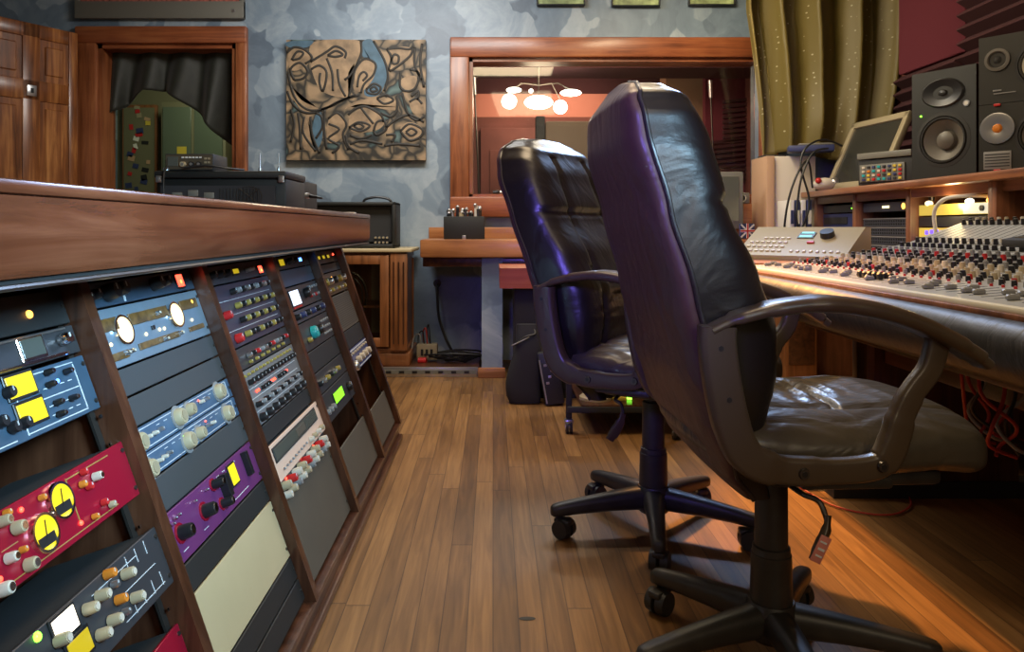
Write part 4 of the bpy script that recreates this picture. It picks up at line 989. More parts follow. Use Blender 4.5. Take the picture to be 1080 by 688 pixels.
# channel strip lines on deck
def deckz(x):
    for (a, za), (c, zc_) in zip(CX, CX[1:4]):
        if x <= c: return za + (zc_ - za) * (x - a) / (c - a)
    return .925
b = B().mat('blackmat')
yy = Y0 + .02; nch = 0; CH = .042
while yy < Y1 - .02:
    for xa, xb in ((.36, .66), (.66, .90)):
        za, zb_ = deckz(xa), deckz(xb)
        b.rings([[(xa, yy - .0012, za + .0006), (xa, yy + .0012, za + .0006), (xa, yy + .0012, za - .002), (xa, yy - .0012, za - .002)], [(xb, yy - .0012, zb_ + .0006), (xb, yy + .0012, zb_ + .0006), (xb, yy + .0012, zb_ - .002), (xb, yy - .0012, zb_ - .002)]])
    # fader slot
    b.rings([[(.07, yy + CH / 2 - .002, deckz(.07) + .0006), (.07, yy + CH / 2 + .002, deckz(.07) + .0006), (.07, yy + CH / 2 + .002, deckz(.07) - .002), (.07, yy + CH / 2 - .002, deckz(.07) - .002)], [(.19, yy + CH / 2 - .002, deckz(.19) + .0006), (.19, yy + CH / 2 + .002, deckz(.19) + .0006), (.19, yy + CH / 2 + .002, deckz(.19) - .002), (.19, yy + CH / 2 - .002, deckz(.19) - .002)]])
    yy += CH; nch += 1
b.obj('channel_lines', mc)
B().mat('mixerlight').box((.012, (Y0 + Y1) / 2, .744), (.022, Y1 - Y0, .014), .004).obj('front_lip', mc, label='cream-white strip along the front')
B().mat('wood_hutchz').box((.0, (Y0 + Y1) / 2, .732), (.016, Y1 - Y0, .014), .003).obj('wood_strip', mc)
# padded bolster
sec = [(-.012, .728), (-.035, .722), (-.052, .700), (-.050, .665), (-.030, .622), (.01, .600), (.10, .600), (.10, .70), (.02, .728)]
rg = []
for k in range(41):
    y = Y0 + (Y1 - Y0) * k / 40; e = 1 if 0 < k < 40 else .93
    rg.append([((x - .03) * e + .03, y, (z - .66) * e + .66) for x, z in sec])
B().mat('bolster').rings(rg).obj('armrest_bolster', mc, ang=60)
# knobs
specs = []
random.seed(11)
yy = Y0 + CH / 2 + .02
ch = 0
def kspec(x, y, r, h, m_, kind='knob'): specs.append((x, y, r, h, m_, kind))
while yy < Y1 - .02:
    for x, r, h, ms in ((.225, .0065, .014, ['black', 'black', 'knobgrey']), (.255, .0065, .014, ['black', 'knobred', 'black', 'black']), (.29, .008, .016, ['black', 'knobcream' ]), (.325, .008, .018, ['knobwhite', 'knobcream']),
                        (.39, .009, .018, ['knobwhite', 'knobcream', 'black']), (.43, .008, .016, ['knobgrey', 'black']), (.47, .008, .016, ['black']), (.51, .008, .016, ['black', 'knobred']), (.55, .008, .015, ['knobgrey']), (.62, .009, .016, ['black']),
                        (.68, .008, .02, ['black']), (.70, .006, .012, ['knobwhite']), (.86, .009, .02, ['black']), (.885, .008, .018, ['knobcream', 'knobwhite', 'black'])):
        kspec(x, yy + random.uniform(-.002, .002), r, h, ms[(ch * 7 + int(x * 100)) % len(ms)])
    kspec(.20, yy, .004, .006, 'knobred', 'knob')
    yy += CH; ch += 1
def kmesh(b, x, y, r, h, m_):
    z = deckz(x); b.mat(m_).cyl((x, y, z), (x - .1 * h, y, z + h), r, r * .82, n=10)
    b.mat('whiteline').box((x - .1 * h, y, z + h + .0006), (r * 1.2, r * .25, .0012))
def dist(s): return math.hypot(s[0] + .97, s[1] + 2.1)
def inview(s): return 520 + F * (s[0] + .97) / (s[1] + 2.1) < 1086
vis = sorted([s for s in specs if inview(s)], key=dist)
for s in vis[:95]:
    b = B(); kmesh(b, *s[:5]); b.obj('knob', mc)
b = B()
for s in vis[95:]: kmesh(b, *s[:5])
o = b.obj('knob_field', mc); o['kind'] = 'stuff'
yy = Y0 + CH / 2 + .0; k = 0
yy = Y0 + .02 + CH / 2
while yy < Y1 - .02:
    x = .10 + .03 * math.sin(k * 1.7) + .02 * random.random()
    if inview((x, yy)):
        z = deckz(x)
        B().mat('knobgrey').box((x, yy, z + .006), (.026, .013, .012), .003, seg=1).mat('whiteline').box((x, yy, z + .0125), (.002, .012, .001)).obj('fader_cap', mc)
    yy += CH; k += 1
for j in range(2):
    for k in range(5): B().mat('black').box((.10 + .03 * j, .02 + .028 * k, deckz(.1) + .010), (.014, .018, .018), .003, seg=1).obj('button', mc)
# legs / understructure
for yl in (-1.2, .45):
    B().mat('wood_rackz').prism([(.30, .055), (.30, .66), (.78, .70), (.78, .055)], yl, yl + .05).obj('leg', mc)
    B().mat('blackmat').prism([(.16, 0), (.16, .03), (.26, .055), (.86, .055), (.86, 0)], yl - .01, yl + .06).obj('foot', mc)
B().mat('wood_rack').box((.34, -.35, .50), (.025, 1.58, .10), .004).obj('stretcher', mc)
B().mat('wood_rack').box((.20, -.35, .565), (.02, 2.2, .06), .004).obj('apron', mc)
# dark tray lying on right of console
tr = B().mat('blackmat').box((0, 0, .012), (.20, .34, .024), .006).mat('screenoff').box((.0, 0, .0245), (.16, .28, .002))
tagit(tr.obj('black_tray', loc=(1.56, 2.03, .862), rot=(0, R(-11), 0)), 'flat black tray lying on the console at the right edge of the photo', 'tray')
# equipment under console
pc = thing('floor_amplifier', 'grey amplifier lying on a black base on the floor under the mixing console', 'amplifier', (1.30, 2.72, 0))
B().mat('blackmat').box((-.02, .12, .03), (.62, .30, .06), .005).obj('base', pc)
B().mat('greyplastic').box((-.06, .12, .105), (.44, .26, .09), .008).obj('body', pc)
B().mat('whiteline').box((.17, -.008, .11), (.08, .01, .06), .003).obj('front_label', pc)
def cab(name, lab, pts, m_, r=.004, grp=None):
    return tagit(B().mat(m_).tube(pts, r, 8, smooth_path=8).obj(name), lab, 'cable', grp)
cab('thin_cable', 'thin dark red cable looped on the floor below the seat of the nearest chair', [(1.05, 2.62, .01), (1.10, 2.45, .006), (1.22, 2.38, .006), (1.34, 2.46, .006), (1.40, 2.6, .006)], 'cablered', .003)
cab('thin_cable', 'grey cable sagging in front of the grey floor amplifier', [(1.02, 2.66, .155), (1.05, 2.62, .09), (1.15, 2.56, .06), (1.25, 2.58, .12), (1.27, 2.6, .24), (1.29, 2.62, .36)], 'cable', .004)
random.seed(5)
for k in range(14):
    x = 1.20 + .028 * (k % 7); y = 1.98 - .12 * (k // 7) + random.uniform(-.02, .02)
    m_ = ['cablered', 'cablered', 'cable', 'cablegrey', 'cablered', 'cable', 'orange'][k % 7]
    tagit(B().mat(m_).tube([(x, y, .62), (x + random.uniform(-.02, .02), y - .01, .5), (x + random.uniform(-.04, .06), y + random.uniform(-.03, .03), .42), (x + random.uniform(-.02, .08), y + random.uniform(-.04, .04), .36), (x + random.uniform(.04, .12), y + random.uniform(-.04, .04), .335)], .0045, 8, smooth_path=7).obj('hanging_cable'),
          ['leftmost', 'second from left', 'third from left', 'fourth from left', 'fifth from left', 'sixth from left', 'rightmost'][k % 7] + (' of the front row of' if k > 6 else ' of the back row of') + ' hanging cables under the console, a %s one' % {'cablered': 'red', 'cable': 'black', 'cablegrey': 'grey', 'orange': 'orange'}[m_], 'cable', 'cables hanging under the console')

# ---- side desk holding the controller
sd = thing('side_desk', 'small wooden desk between the mixing console and the window shelf', 'desk', (1.40, 3.42, 0))
B().mat('wood_shelf').box((0, 0, .735), (.86, .70, .05), .006).obj('desk_top', sd)
for sx in (-.38, .38):
    for sy in (-.30, .30): B().mat('wood_rackz').box((sx, sy, .355), (.05, .05, .71), .004).obj('leg', sd)
dc = thing('daw_controller', 'beige control surface with two small screens and a jog wheel beside the console', 'control surface', (1.34, 3.34, .762))
B().mat('beige').prism([(-.13, 0), (-.13, .018), (.09, .140), (.15, .140), (.15, 0)], -.24, .24).obj('body', dc, rot=(0, 0, R(44)))
def onc(b, x, y, w_, d_, m_, h=.006):
    z = .018 + (x + .13) * .122 / .22
    b.mat(m_).box((x, y, z + h * .3), (w_, d_, h), .001, rot=(0, -math.atan(.122 / .22), 0), seg=1); return b
ro = (0, 0, R(44))
onc(B(), .02, -.02, .05, .07, 'screenoff').obj('screen_bezel', dc, rot=ro)
onc(B(), .035, -.02, .015, .055, 'cyanlcd', .009).obj('display', dc, rot=ro); onc(B(), .008, -.02, .015, .055, 'cyanlcd', .009).obj('display', dc, rot=ro)
z_ = .018 + (.02 + .13) * .122 / .22
B().mat('black').cyl((.02, -.11, z_), (.009, -.11, z_ + .022), .030, .028, n=24).obj('jog_wheel', dc, rot=ro)
for r_ in range(4):
    for k in range(7):
        if r_ < 3 or k < 5: onc(B(), -.10 + r_ * .032, .05 + k * .026, .010, .016, 'knobwhite' if (r_ + k) % 4 else 'paper', .008).obj('button', dc, rot=ro)
onc(B(), -.035, -.06, .012, .03, 'knobred', .01).obj('button', dc, rot=ro, label='red button')
for k in range(8): onc(B(), -.10, -.20 + k * .028, .012, .012, 'knobwhite', .008).obj('button', dc, rot=ro)

# ================================================================== HUTCH (right)
HX = 1.90
hu = thing('desk_hutch', 'wooden hutch shelf with equipment bays behind the mixing console', 'hutch', (HX, 3.6, 0))
HZ = 1.115
B().mat('wood_hutch').box((.30, -.04, HZ - .0175), (.62, 2.30, .035), .006).obj('shelf_board', hu)
B().mat('wood_hutch').box((.08, -.04, HZ - .055), (.03, 2.22, .04)).obj('shelf_rail', hu)
dpos = [4.66, 4.16, 3.62, 2.98, 2.45]
for i, d in enumerate(dpos):
    wdt = .04 if i != 3 else .05
    B().mat('wood_hutchz').box((.26, d - 3.6, (HZ - .035) / 2), (.40 if i != 3 else .44, wdt, HZ - .035), .003).obj('divider', hu)
B().mat('wood_hutchz').box((.47, -.05, .54), (.02, 2.22, 1.0)).obj('back_panel', hu)
B().mat('wood_hutch').box((.28, -.05, .70), (.36, 2.20, .02)).obj('bay_floor', hu)
def bay_unit(i, z0, z1, name, lab, cat, mat, grp=None):
    a, c = dpos[i + 1] + .03, dpos[i] - .03
    t = thing(name, lab, cat, (HX + .10, (a + c) / 2, z0), (0, 0, R(-90)), grp)
    w_ = c - a; h = z1 - z0 - .002
    B().mat(mat).box((0, 0, h / 2), (w_, .008, h), .001, seg=1).obj('faceplate', t)
    B().mat('blackmat').box((0, .12, h / 2), (w_ - .03, .22, h - .004)).obj('chassis', t)
    return t, w_, h
t, w_, h = bay_unit(0, .985, 1.03, 'black_recorder', 'black unit at the top of the hutch bay beside the white cabinet', 'rack unit', 'darkunit')
B().mat('greenled').sph((.15, -.006, h / 2), .003).obj('indicator_light', t)
t, w_, h = bay_unit(0, .90, .98, 'blue_converter', 'dark blue unit in the hutch bay beside the white cabinet', 'converter', 'blueunit')
B().mat('greenled').sph((.2, -.006, h / 2), .004).obj('indicator_light', t); B().mat('darkunit').box((-.05, -.006, h / 2), (.3, .006, h * .5)).obj('window', t)
t, w_, h = bay_unit(0, .72, .895, 'blank_panel', 'plain dark panel at the bottom of the bay beside the white cabinet', 'panel', 'blankd')
for k in range(6):
    z0 = .95 - .046 * k
    t, w_, h = bay_unit(1, z0 - .046, z0, 'patch_bay', ['topmost', 'second from top', 'third from top', 'third from bottom', 'second from bottom', 'lowest'][k] + ' of the dark patch bays stacked in the middle hutch bay', 'patch bay', 'slate' , 'patch bays in the hutch')
    b = B().mat('cablegrey').box((0, -.005, h * .92), (w_, .003, .004)).mat('darkslot')
    for q in range(20): b.cyl((-w_ / 2 + .03 + q * (w_ - .06) / 19, -.004, h * .65), (-w_ / 2 + .03 + q * (w_ - .06) / 19, -.0065, h * .65), .005, n=8).cyl((-w_ / 2 + .03 + q * (w_ - .06) / 19, -.004, h * .3), (-w_ / 2 + .03 + q * (w_ - .06) / 19, -.0065, h * .3), .005, n=8)
    b.obj('jack_rows', t)
t, w_, h = bay_unit(1, .98, 1.03, 'lamp_strip', 'dark strip with two small warm lamps above the patch bays', 'rack unit', 'slate')
B().mat('vu').box((-.0, -.006, h / 2), (.06, .006, .012)).obj('lamp', t); B().mat('amberled').sph((.17, -.008, h / 2), .011, (1, .6, 1.4)).obj('lamp', t)
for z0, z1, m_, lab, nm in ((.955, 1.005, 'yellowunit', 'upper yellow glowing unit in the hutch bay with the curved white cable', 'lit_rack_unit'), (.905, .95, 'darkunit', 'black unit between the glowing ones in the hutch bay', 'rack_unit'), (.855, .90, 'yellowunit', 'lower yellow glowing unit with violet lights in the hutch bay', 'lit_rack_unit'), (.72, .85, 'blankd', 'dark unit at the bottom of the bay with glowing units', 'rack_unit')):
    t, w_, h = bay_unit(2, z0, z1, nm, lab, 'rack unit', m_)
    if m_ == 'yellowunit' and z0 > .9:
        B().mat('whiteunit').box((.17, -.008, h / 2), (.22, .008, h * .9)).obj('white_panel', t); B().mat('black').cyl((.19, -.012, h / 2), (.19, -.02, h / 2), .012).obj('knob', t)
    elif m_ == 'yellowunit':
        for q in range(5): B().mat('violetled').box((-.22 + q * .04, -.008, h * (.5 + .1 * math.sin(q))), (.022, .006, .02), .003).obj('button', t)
for k, (yy, lab) in enumerate(((3.52, 'left'), (3.22, 'middle'), (3.08, 'right'))):
    t = thing('clip_lamp', '%s of the three small lamps glowing under the hutch shelf' % lab, 'lamp', (HX + .115, yy, 1.040), group='small lamps under the hutch shelf')
    B().mat('bolt').cyl((0, 0, .0), (0, 0, -.02), .012).obj('socket', t)
    B().mat(['vu', 'whitelight', 'amberled'][k]).sph((-.012, 0, -.03), .016, (1, 1.3, .8)).obj('bulb', t)
point('hutch_glow', (HX + .06, 3.3, 1.0), 1.0, (1.0, .75, .35), .03)
tagit(B().mat('paper').tube([(HX + .12, 3.12, 1.028), (HX + .05, 3.14, 1.03), (HX + .0, 3.22, 1.02), (HX - .01, 3.28, .97), (HX - .0, 3.29, .88), (HX + .0, 3.29, .80)], .008, 10, smooth_path=8).obj('gooseneck_cable'), 'thick white curved cable in front of the yellow glowing units', 'cable')

def cone(b, c, n_, r, cap='cone', conem='cone', M0=None, depth=.25):
    """driver facing local -y at c"""
    m2 = Matrix.Translation(Vector(c)) @ Matrix.Rotation(R(90), 4, 'X')
    b.mat('blackmat').lathe([(r * 1.14, 0), (r * 1.14, .005), (r * 1.0, .007), (r * .98, .002)], m2, 36)
    b.mat('surround').lathe([(r * .98, .002), (r * .94, .010), (r * .88, .010), (r * .84, .002)], m2, 36)
    b.mat(conem).lathe([(r * .84, .002), (r * .4, -r * depth)], m2, 36)
    b.mat(cap).lathe([(r * .42, -r * depth), (r * .36, -r * depth * .35), (r * .2, -r * depth * .05), (0, 0)], m2, 28)
def speaker_face(b, mat, w_, h, d, holes, z0=0):
    b.mat(mat).box((0, d / 2 + .02, h / 2 + z0), (w_, d - .04 + .04, h), .008)
# large monitor
sm = thing('studio_monitor', 'large black studio monitor speaker standing upright on the hutch shelf', 'speaker', (2.008, 3.42, HZ + .001), (0, 0, R(46)))
W_, H_, D_ = .29, .49, .30
# facing local -y
sm.rotation_euler = (0, 0, R(-62))
B().mat('spk').box((0, D_ / 2 + .05, H_ / 2), (W_, D_ - .1, H_), .010).obj('cabinet', sm)
b = B().mat('spk')
# baffle with real opening rings
def baffle(b, w_, h, holes, t=.05, y=0.0):
    """front slab with round holes: built as ring-to-rect strips per horizontal band"""
    edges = [0] + [z for z in []] + [h]
    cuts = sorted([0.0] + [hz - hr for _, hz, hr in holes] + [hz + hr for _, hz, hr in holes] + [h])
    # full-width bands between holes
    bands = []
    hs = sorted(holes, key=lambda q: q[1]); zc = 0
    for hx, hz, hr in hs:
        if hz - hr > zc: b.box((0, y + t / 2, (zc + hz - hr) / 2), (w_, t, hz - hr - zc))
        n = 32
        for s in (-1, 1):
            ri = [(hx + s * hr * math.sin(PI * k / n), hz - hr * math.cos(PI * k / n)) for k in range(n + 1)]
            ro_ = [(s * w_ / 2, z) for _, z in ri]
            b.rings([[(a, y, z) for a, z in ri], [(a, y, z) for a, z in ro_]], closed_u=False, cap=False)
            b.rings([[(a, y, z) for a, z in ri], [(a, y + t, z) for a, z in ri]], closed_u=False, cap=False)
            b.rings([[(a, y, z) for a, z in ro_], [(a, y + t, z) for a, z in ro_]], closed_u=False, cap=False)
        zc = hz + hr
    b.box((0, y + t / 2, (zc + h) / 2), (w_, t, h - zc))
baffle(b, W_, H_, [(0, .175, .115)], t=.06)
b.obj('baffle', sm)
b = B(); cone(b, (0, .004, .175), None, .108, depth=.30); b.obj('woofer', sm)
b = B(); m2 = Matrix.Translation((.0, -.001, .385)) @ Matrix.Rotation(R(90), 4, 'X') @ Matrix.Diagonal((1.35, .9, 1, 1))
b.mat('black').lathe([(.072, .002), (.066, .008), (.03, -.002), (.016, -.004)], m2, 30); b.mat('surround').lathe([(.018, -.004), (.012, .006), (0, .008)], m2, 20); b.obj('tweeter', sm)
B().mat('steel').cyl((.105, 0, .325), (.105, -.004, .325), .014).mat('paper').cyl((.105, -.004, .325), (.105, -.005, .325), .009).obj('badge', sm)
B().mat('greenled').sph((-.10, -.003, .292), .0045).obj('power_light', sm)
# stack of two small speakers lying sideways
def side_speaker(lab, loc, tw, bigm, plate):
    s = thing('bookshelf_speaker', lab, 'speaker', loc, (0, 0, R(-52)), 'stacked small speakers')
    w2, h2, d2 = .40, .264, .20
    B().mat('spk').box((0, d2 / 2 + .05, h2 / 2), (w2, d2 - .1, h2), .004).obj('cabinet', s)
    b = B().mat('spk'); b.M = Matrix()
    baffle(b, w2, h2, [(.015, h2 / 2, .088)], t=.06); b.obj('baffle', s)
    b = B(); cone(b, (.015, .004, h2 / 2), None, .082, cap=bigm, conem=bigm, depth=.25); b.obj('woofer', s)
    b = B(); m2 = Matrix.Translation((-.135, -.001, h2 * .64)) @ Matrix.Rotation(R(90), 4, 'X')
    if tw == 'silver':
        b.mat('steel').lathe([(.060, 0), (.060, .006), (.054, .007), (.018, .002)], m2, 32); b.mat('orange').lathe([(.018, .002), (.012, .010), (0, .012)], m2, 16)
    else:
        b.mat('cone').lathe([(.044, 0), (.044, .006), (.034, .007), (.030, .002)], m2, 32); b.mat('blackmat').lathe([(.030, .002), (.02, -.006), (.010, .004), (0, .006)], m2, 24)
    b.obj('tweeter', s)
    if plate:
        b = B().mat('knobgrey').box((-.135, -.002, .045), (.095, .004, .07), .001).mat('blankd')
        for k in range(5): b.box((-.135, -.0045, .022 + k * .0115), (.085, .001, .004))
        b.obj('label_plate', s)
        for zz in (.003, h2 - .006): B().mat('knobred').box((-.135, -.004, zz + .002), (.024, .006, .010), .002).obj('foot_pad', s)
    else:
        B().mat('steel').box((-.135, -.002, .050), (.03, .003, .006)).obj('badge', s); B().mat('knobgrey').box((-.11, -.002, .038), (.075, .003, .004)).obj('stripe', s)
    return s
side_speaker('lower of the two stacked speakers, with a silver ring tweeter', (2.043, 2.87, HZ + .001), 'silver', 'cone', True)
side_speaker('upper of the two stacked speakers, with a white woofer cut by the photo edge', (2.043, 2.87, HZ + .267), 'dark', 'conelight', False)
# small amp + laptop like screen
cs_ = thing('channel_box', 'black box with colourful buttons under the grey screen on the hutch shelf', 'rack unit', (1.985, 3.90, HZ + .001), (0, 0, R(-62)))
B().mat('blackmat').box((0, .12, .07), (.30, .22, .13), .005).obj('case', cs_)
b = B().mat('greyplastic').box((-.01, .006, .065), (.25, .01, .09), .002).obj('faceplate', cs_)
random.seed(9)
for i in range(8):
    for j in range(4):
        B().mat(random.choice(['knobred', 'yellow', 'knobwhite', 'navy', 'knobteal', 'blankd', 'orange'])).box((-.11 + i * .029, -.001, .032 + j * .021), (.017, .006, .012), .001, seg=1).obj('button', cs_)
tt = B().mat('greyplastic').box((0, .12, .018), (.30, .24, .032), .004); 
tagit(tt.obj('flat_box', loc=(1.985, 3.90, HZ + .138), rot=(0, 0, R(-62))), 'flat grey box lying on top of the box with colourful buttons', 'box')
sc_ = thing('tilted_screen', 'grey flat screen leaning back on the left end of the hutch shelf', 'screen', (2.02, 4.34, HZ + .012), (0, 0, 0))
sc_.rotation_euler = (R(-24), 0, R(-84))
b = B().mat('beige'); W2, H2 = .54, .44
b.box((0, .015, .02), (W2, .03, .04), .006).box((0, .015, H2 - .02), (W2, .03, .04), .006).box((-W2 / 2 + .02, .015, H2 / 2), (.04, .03, H2), .006).box((W2 / 2 - .02, .015, H2 / 2), (.04, .03, H2), .006)
b.obj('frame', sc_); B().mat('darkglass').box((0, .018, H2 / 2), (W2 - .06, .012, H2 - .06)).obj('display', sc_); B().mat('beige').box((0, .036, H2 / 2), (W2 - .04, .02, H2 - .04), .006).obj('rear_cover', sc_)
# clutter on left end of hutch
tagit(B().mat('navy').box((0, 0, .02), (.26, .12, .04), .008).mat('greyplastic').box((.03, 0, .045), (.2, .11, .012), .004).obj('adapter_box', loc=(1.93, 4.66, 1.357), rot=(0, 0, -.3)), 'navy and grey box on top of the white cabinet beside the curtain', 'box')
for k, pts in enumerate(([(1.86, 4.46, 1.13), (1.82, 4.42, 1.28), (1.74, 4.36, 1.22), (1.68, 4.34, 1.08), (1.66, 4.36, .92), (1.67, 4.38, .80)], [(1.95, 4.46, 1.36), (1.84, 4.40, 1.33), (1.76, 4.36, 1.20), (1.73, 4.35, 1.05), (1.72, 4.34, .95), (1.75, 4.36, .82)], [(2.05, 4.5, 1.38), (1.92, 4.45, 1.41), (1.80, 4.40, 1.36), (1.76, 4.38, 1.25), (1.80, 4.36, 1.05), (1.76, 4.36, .90), (1.70, 4.37, .80)])):
    cab('hanging_cable', ['leftmost', 'middle', 'outermost right'][k] + ' black cable looping down beside the white cabinet', pts, 'cable', .006)
tagit(B().mat('knobwhite').sph((0, 0, .04), .05, (1.4, 1, .8)).mat('knobred').sph((-.05, -.03, .06), .018).mat('steel').sph((.05, -.02, .05), .03).obj('plastic_bag', loc=(1.97, 4.55, HZ + .001)), 'crumpled clear bag of small parts on the left end of the hutch shelf', 'bag')
# white cabinet / end panel with binders
wc = thing('white_cabinet', 'narrow cream-white cabinet with a wood edge standing beside the curtain', 'cabinet', (1.80, 4.865, 0))
B().mat('white').box((.06, 0, .67), (.26, .28, 1.34), .004).obj('body', wc)
B().mat('tan').box((-.095, -.02, .67), (.05, .28, 1.34), .004).obj('side_panel', wc, label='tan wooden side strip'); B().mat('blackmat').box((-.03, .0, 1.348), (.14, .12, .015), .004).obj('top_bracket', wc)
for k in range(4):
    tagit(B().mat('navy' if k % 2 else 'paper').box((0, 0, .15), (.028, .19, .30), .003).mat('paper' if k % 2 else 'navy').box((0, -.101, .2), (.018, .002, .08)).obj('ring_binder', loc=(1.75 + k * .034, 4.58, .7605)), ['white binder nearest the tan strip, standing upright', 'navy binder second from the tan strip', 'white binder between the two navy ones', 'navy binder nearest the hutch'][k], 'binder', 'binders beside the hutch')
bs = thing('binder_shelf', 'small wooden box shelf under the upright binders', 'shelf', (1.80, 4.575, 0)); B().mat('wood_cab').box((0, 0, .38), (.18, .21, .758), .004).obj('body', bs); B().mat('wood_rack').box((0, -.108, .4), (.15, .012, .6), .004).obj('front_panel', bs)

# computer monitor on back shelf
cm = thing('computer_monitor', 'grey computer monitor on the window shelf between the chair and the curtain', 'monitor', (WX(756, 4.6), 4.78, .829))
B().mat('greyplastic').box((0, -.10, .235), (.36, .04, .35), .008).obj('bezel', cm); B().mat('screenoff').box((0, -.122, .245), (.30, .006, .27)).obj('screen', cm)
B().mat('greyplastic').prism([(-.15, .08), (.15, .08), (.15, .38), (-.15, .38)], -.08, .05).obj('rear_case', cm); B().mat('greyplastic').box((0, 0, .012), (.22, .2, .022), .006).box((0, 0, .05), (.08, .08, .07)).obj('stand', cm)
# small things right of monitor
b = B().mat('navy').box((0, 0, .05), (.10, .012, .09)).mat('paper').box((0, -.007, .05), (.10, .002, .016)).box((0, -.007, .05), (.016, .002, .09)).box((0, -.0065, .05), (.12, .002, .010), rot=(0, .7, 0)).box((0, -.0065, .05), (.12, .002, .010), rot=(0, -.7, 0)).mat('knobred').box((0, -.0085, .05), (.10, .002, .009)).box((0, -.0085, .05), (.009, .002, .09))
tagit(b.obj('flag_card', loc=(WX(798, 4.45), 4.62, .829), rot=(0, 0, .3)), 'small blue red and white flag card on the window shelf', 'card')
b = B().mat('wood_shelf').box((0, 0, .11), (.14, .10, .22), .004).obj('small_box', loc=(WX(787, 4.7), 4.85, .829)); tagit(b, 'small orange wooden box on the window shelf beside the grey monitor', 'box')
dk = thing('desk_clock', 'small round grey gadget on top of the orange wooden box', 'gadget', (WX(787, 4.7), 4.84, 1.0495))
B().mat('greyplastic').box((0, 0, .035), (.12, .06, .07), .008).obj('case', dk); B().mat('steel').cyl((.01, -.03, .035), (.01, -.036, .035), .026).mat('darkslot').cyl((.01, -.036, .035), (.01, -.038, .035), .018).obj('dial', dk)

# ---- curtain at right
def goldcurtain(u, v):
    # v 0 top .. 1 bottom
    z = 2.62 + (1.36 - 2.62) * v
    vv = max(0, (v - .25) / .75)
    xl = WX(783, 4.95) + .155 * vv; xr = WX(945, 4.95) - .10 * vv ** 3
    x = xl + (xr - xl) * u
    ph = u * 2 * PI * 4.3 + .55 * vv * vv * 2.5 + .9 * math.sin(u * 5)
    am = .095 - .045 * v
    sag = .05 * math.exp(-((u - .45) / .2) ** 2) * math.exp(-((v - .85) / .15) ** 2)
    return (x + .02 * math.sin(ph * 2 + 1), 4.95 - am * (2.0 * (1 - abs(math.sin(ph / 2))) ** 1.7 - .7) + .012 * math.sin(ph * 2.3 + 3 * v) - sag, z + .03 * math.sin(u * 7) * v)
cu = drape(goldcurtain, 220, 50, 'velvet', 'velvet_curtain', .006)
tagit(cu, 'olive gold velvet curtain hanging over the right end of the window', 'curtain')
cr = thing('curtain_rod', 'dark rod holding the gold curtain near the ceiling', 'curtain rod', (2.0, 4.95, 2.64))
B().mat('bolt').cyl((-.45, 0, 0), (.58, 0, 0), .012).obj('rod', cr)
# ---- acoustic foam on right wall
def foam_h(y0, y1, z0, z1, lab, mat='foamdark', vert=False, step=.055):
    b = B().mat(mat); t = .06
    b.box((-.012, 0, (z1 - z0) / 2), (.024, y1 - y0, z1 - z0))
    if not vert:
        n = int((z1 - z0) / step)
        for k in range(n):
            a = k * (z1 - z0) / n; c = (k + 1) * (z1 - z0) / n
            b.rings([[(-.024, y, a), (-.024 - t, y, (a + c) / 2 - .004), (-.024 - t, y, (a + c) / 2 + .004), (-.024, y, c)] for y in (-(y1 - y0) / 2, (y1 - y0) / 2)])
    else:
        n = int((y1 - y0) / step)
        for k in range(n):
            a = -(y1 - y0) / 2 + k * (y1 - y0) / n; c = a + (y1 - y0) / n
            b.rings([[(-.024, a, z), (-.024 - t * .5, (a + c) / 2, z), (-.024, c, z)] for z in (0, z1 - z0)])
    o = b.obj('foam_panel', loc=(XR, (y0 + y1) / 2, z0)); tagit(o, lab, 'acoustic foam', 'acoustic foam on the right wall')
    return o
foam_h(4.18, 4.82, 1.86, 2.55, 'maroon foam panel with fine upright ribs beside the gold curtain', 'foam', True, .028)
foam_h(2.7, 4.16, 1.70, 2.55, 'maroon foam panel with level ridges above the stacked speakers', 'foamdark', False, .075)
foam_h(4.18, 4.82, 1.12, 1.85, 'maroon foam panel with level ridges behind the grey screen', 'foamdark', False, .075)
foam_h(2.7, 4.16, .95, 1.69, 'maroon foam panel with level ridges behind the speakers', 'foamdark', False, .075)

# ================================================================== LEFT BACK: cabinet, amp, shelf items
CD = 4.68
cb = thing('wooden_cabinet', 'brown wooden cabinet with glass doors and a pale top, under the black guitar amplifier', 'cabinet', (-.98, CD, .05))
cxr = WX(432, CD) + .98; cxl = -.48
cw = cxr - cxl; cc = (cxr + cxl) / 2; ch_ = WZ(266, CD) - .05
B().mat('wood_cab').box((cc, .24, .04), (cw + .0, .46, .08), .008).box((cc, .24, .095), (cw - .03, .44, .03), .006).obj('plinth', cb)
B().mat('wood_cab').box((cc, .44, ch_ / 2), (cw - .04, .02, ch_ - .1)).box((cxl + .02, .24, ch_ / 2 + .04), (.02, .42, ch_ - .1)).box((cxr - .04, .24, ch_ / 2 + .04), (.02, .42, ch_ - .1)).box((cc, .24, ch_ - .02), (cw - .04, .42, .03)).obj('body', cb)
B().mat('wood_cab').box((cxr - .065, .01, ch_ / 2 + .045), (.105, .05, ch_ - .11), .004).mat('wood_rackz').box((cxr - .065 - .03, -.018, ch_ / 2 + .04), (.008, .012, ch_ - .2)).box((cxr - .065 + .03, -.018, ch_ / 2 + .04), (.008, .012, ch_ - .2)).box((cxr - .065, -.018, ch_ / 2 + .04), (.008, .012, ch_ - .2)).obj('pilaster', cb)
B().mat('wood_cab').box((cxl + .055, .01, ch_ / 2 + .045), (.10, .05, ch_ - .11), .004).obj('pilaster', cb)
B().mat('cream').box((cc, .225, ch_ + .01), (cw + .03, .50, .022), .006).obj('top', cb, label='pale cream top board')
x1_ = cxr - .125; x0_ = cxl + .11; mid = (x0_ + x1_) / 2
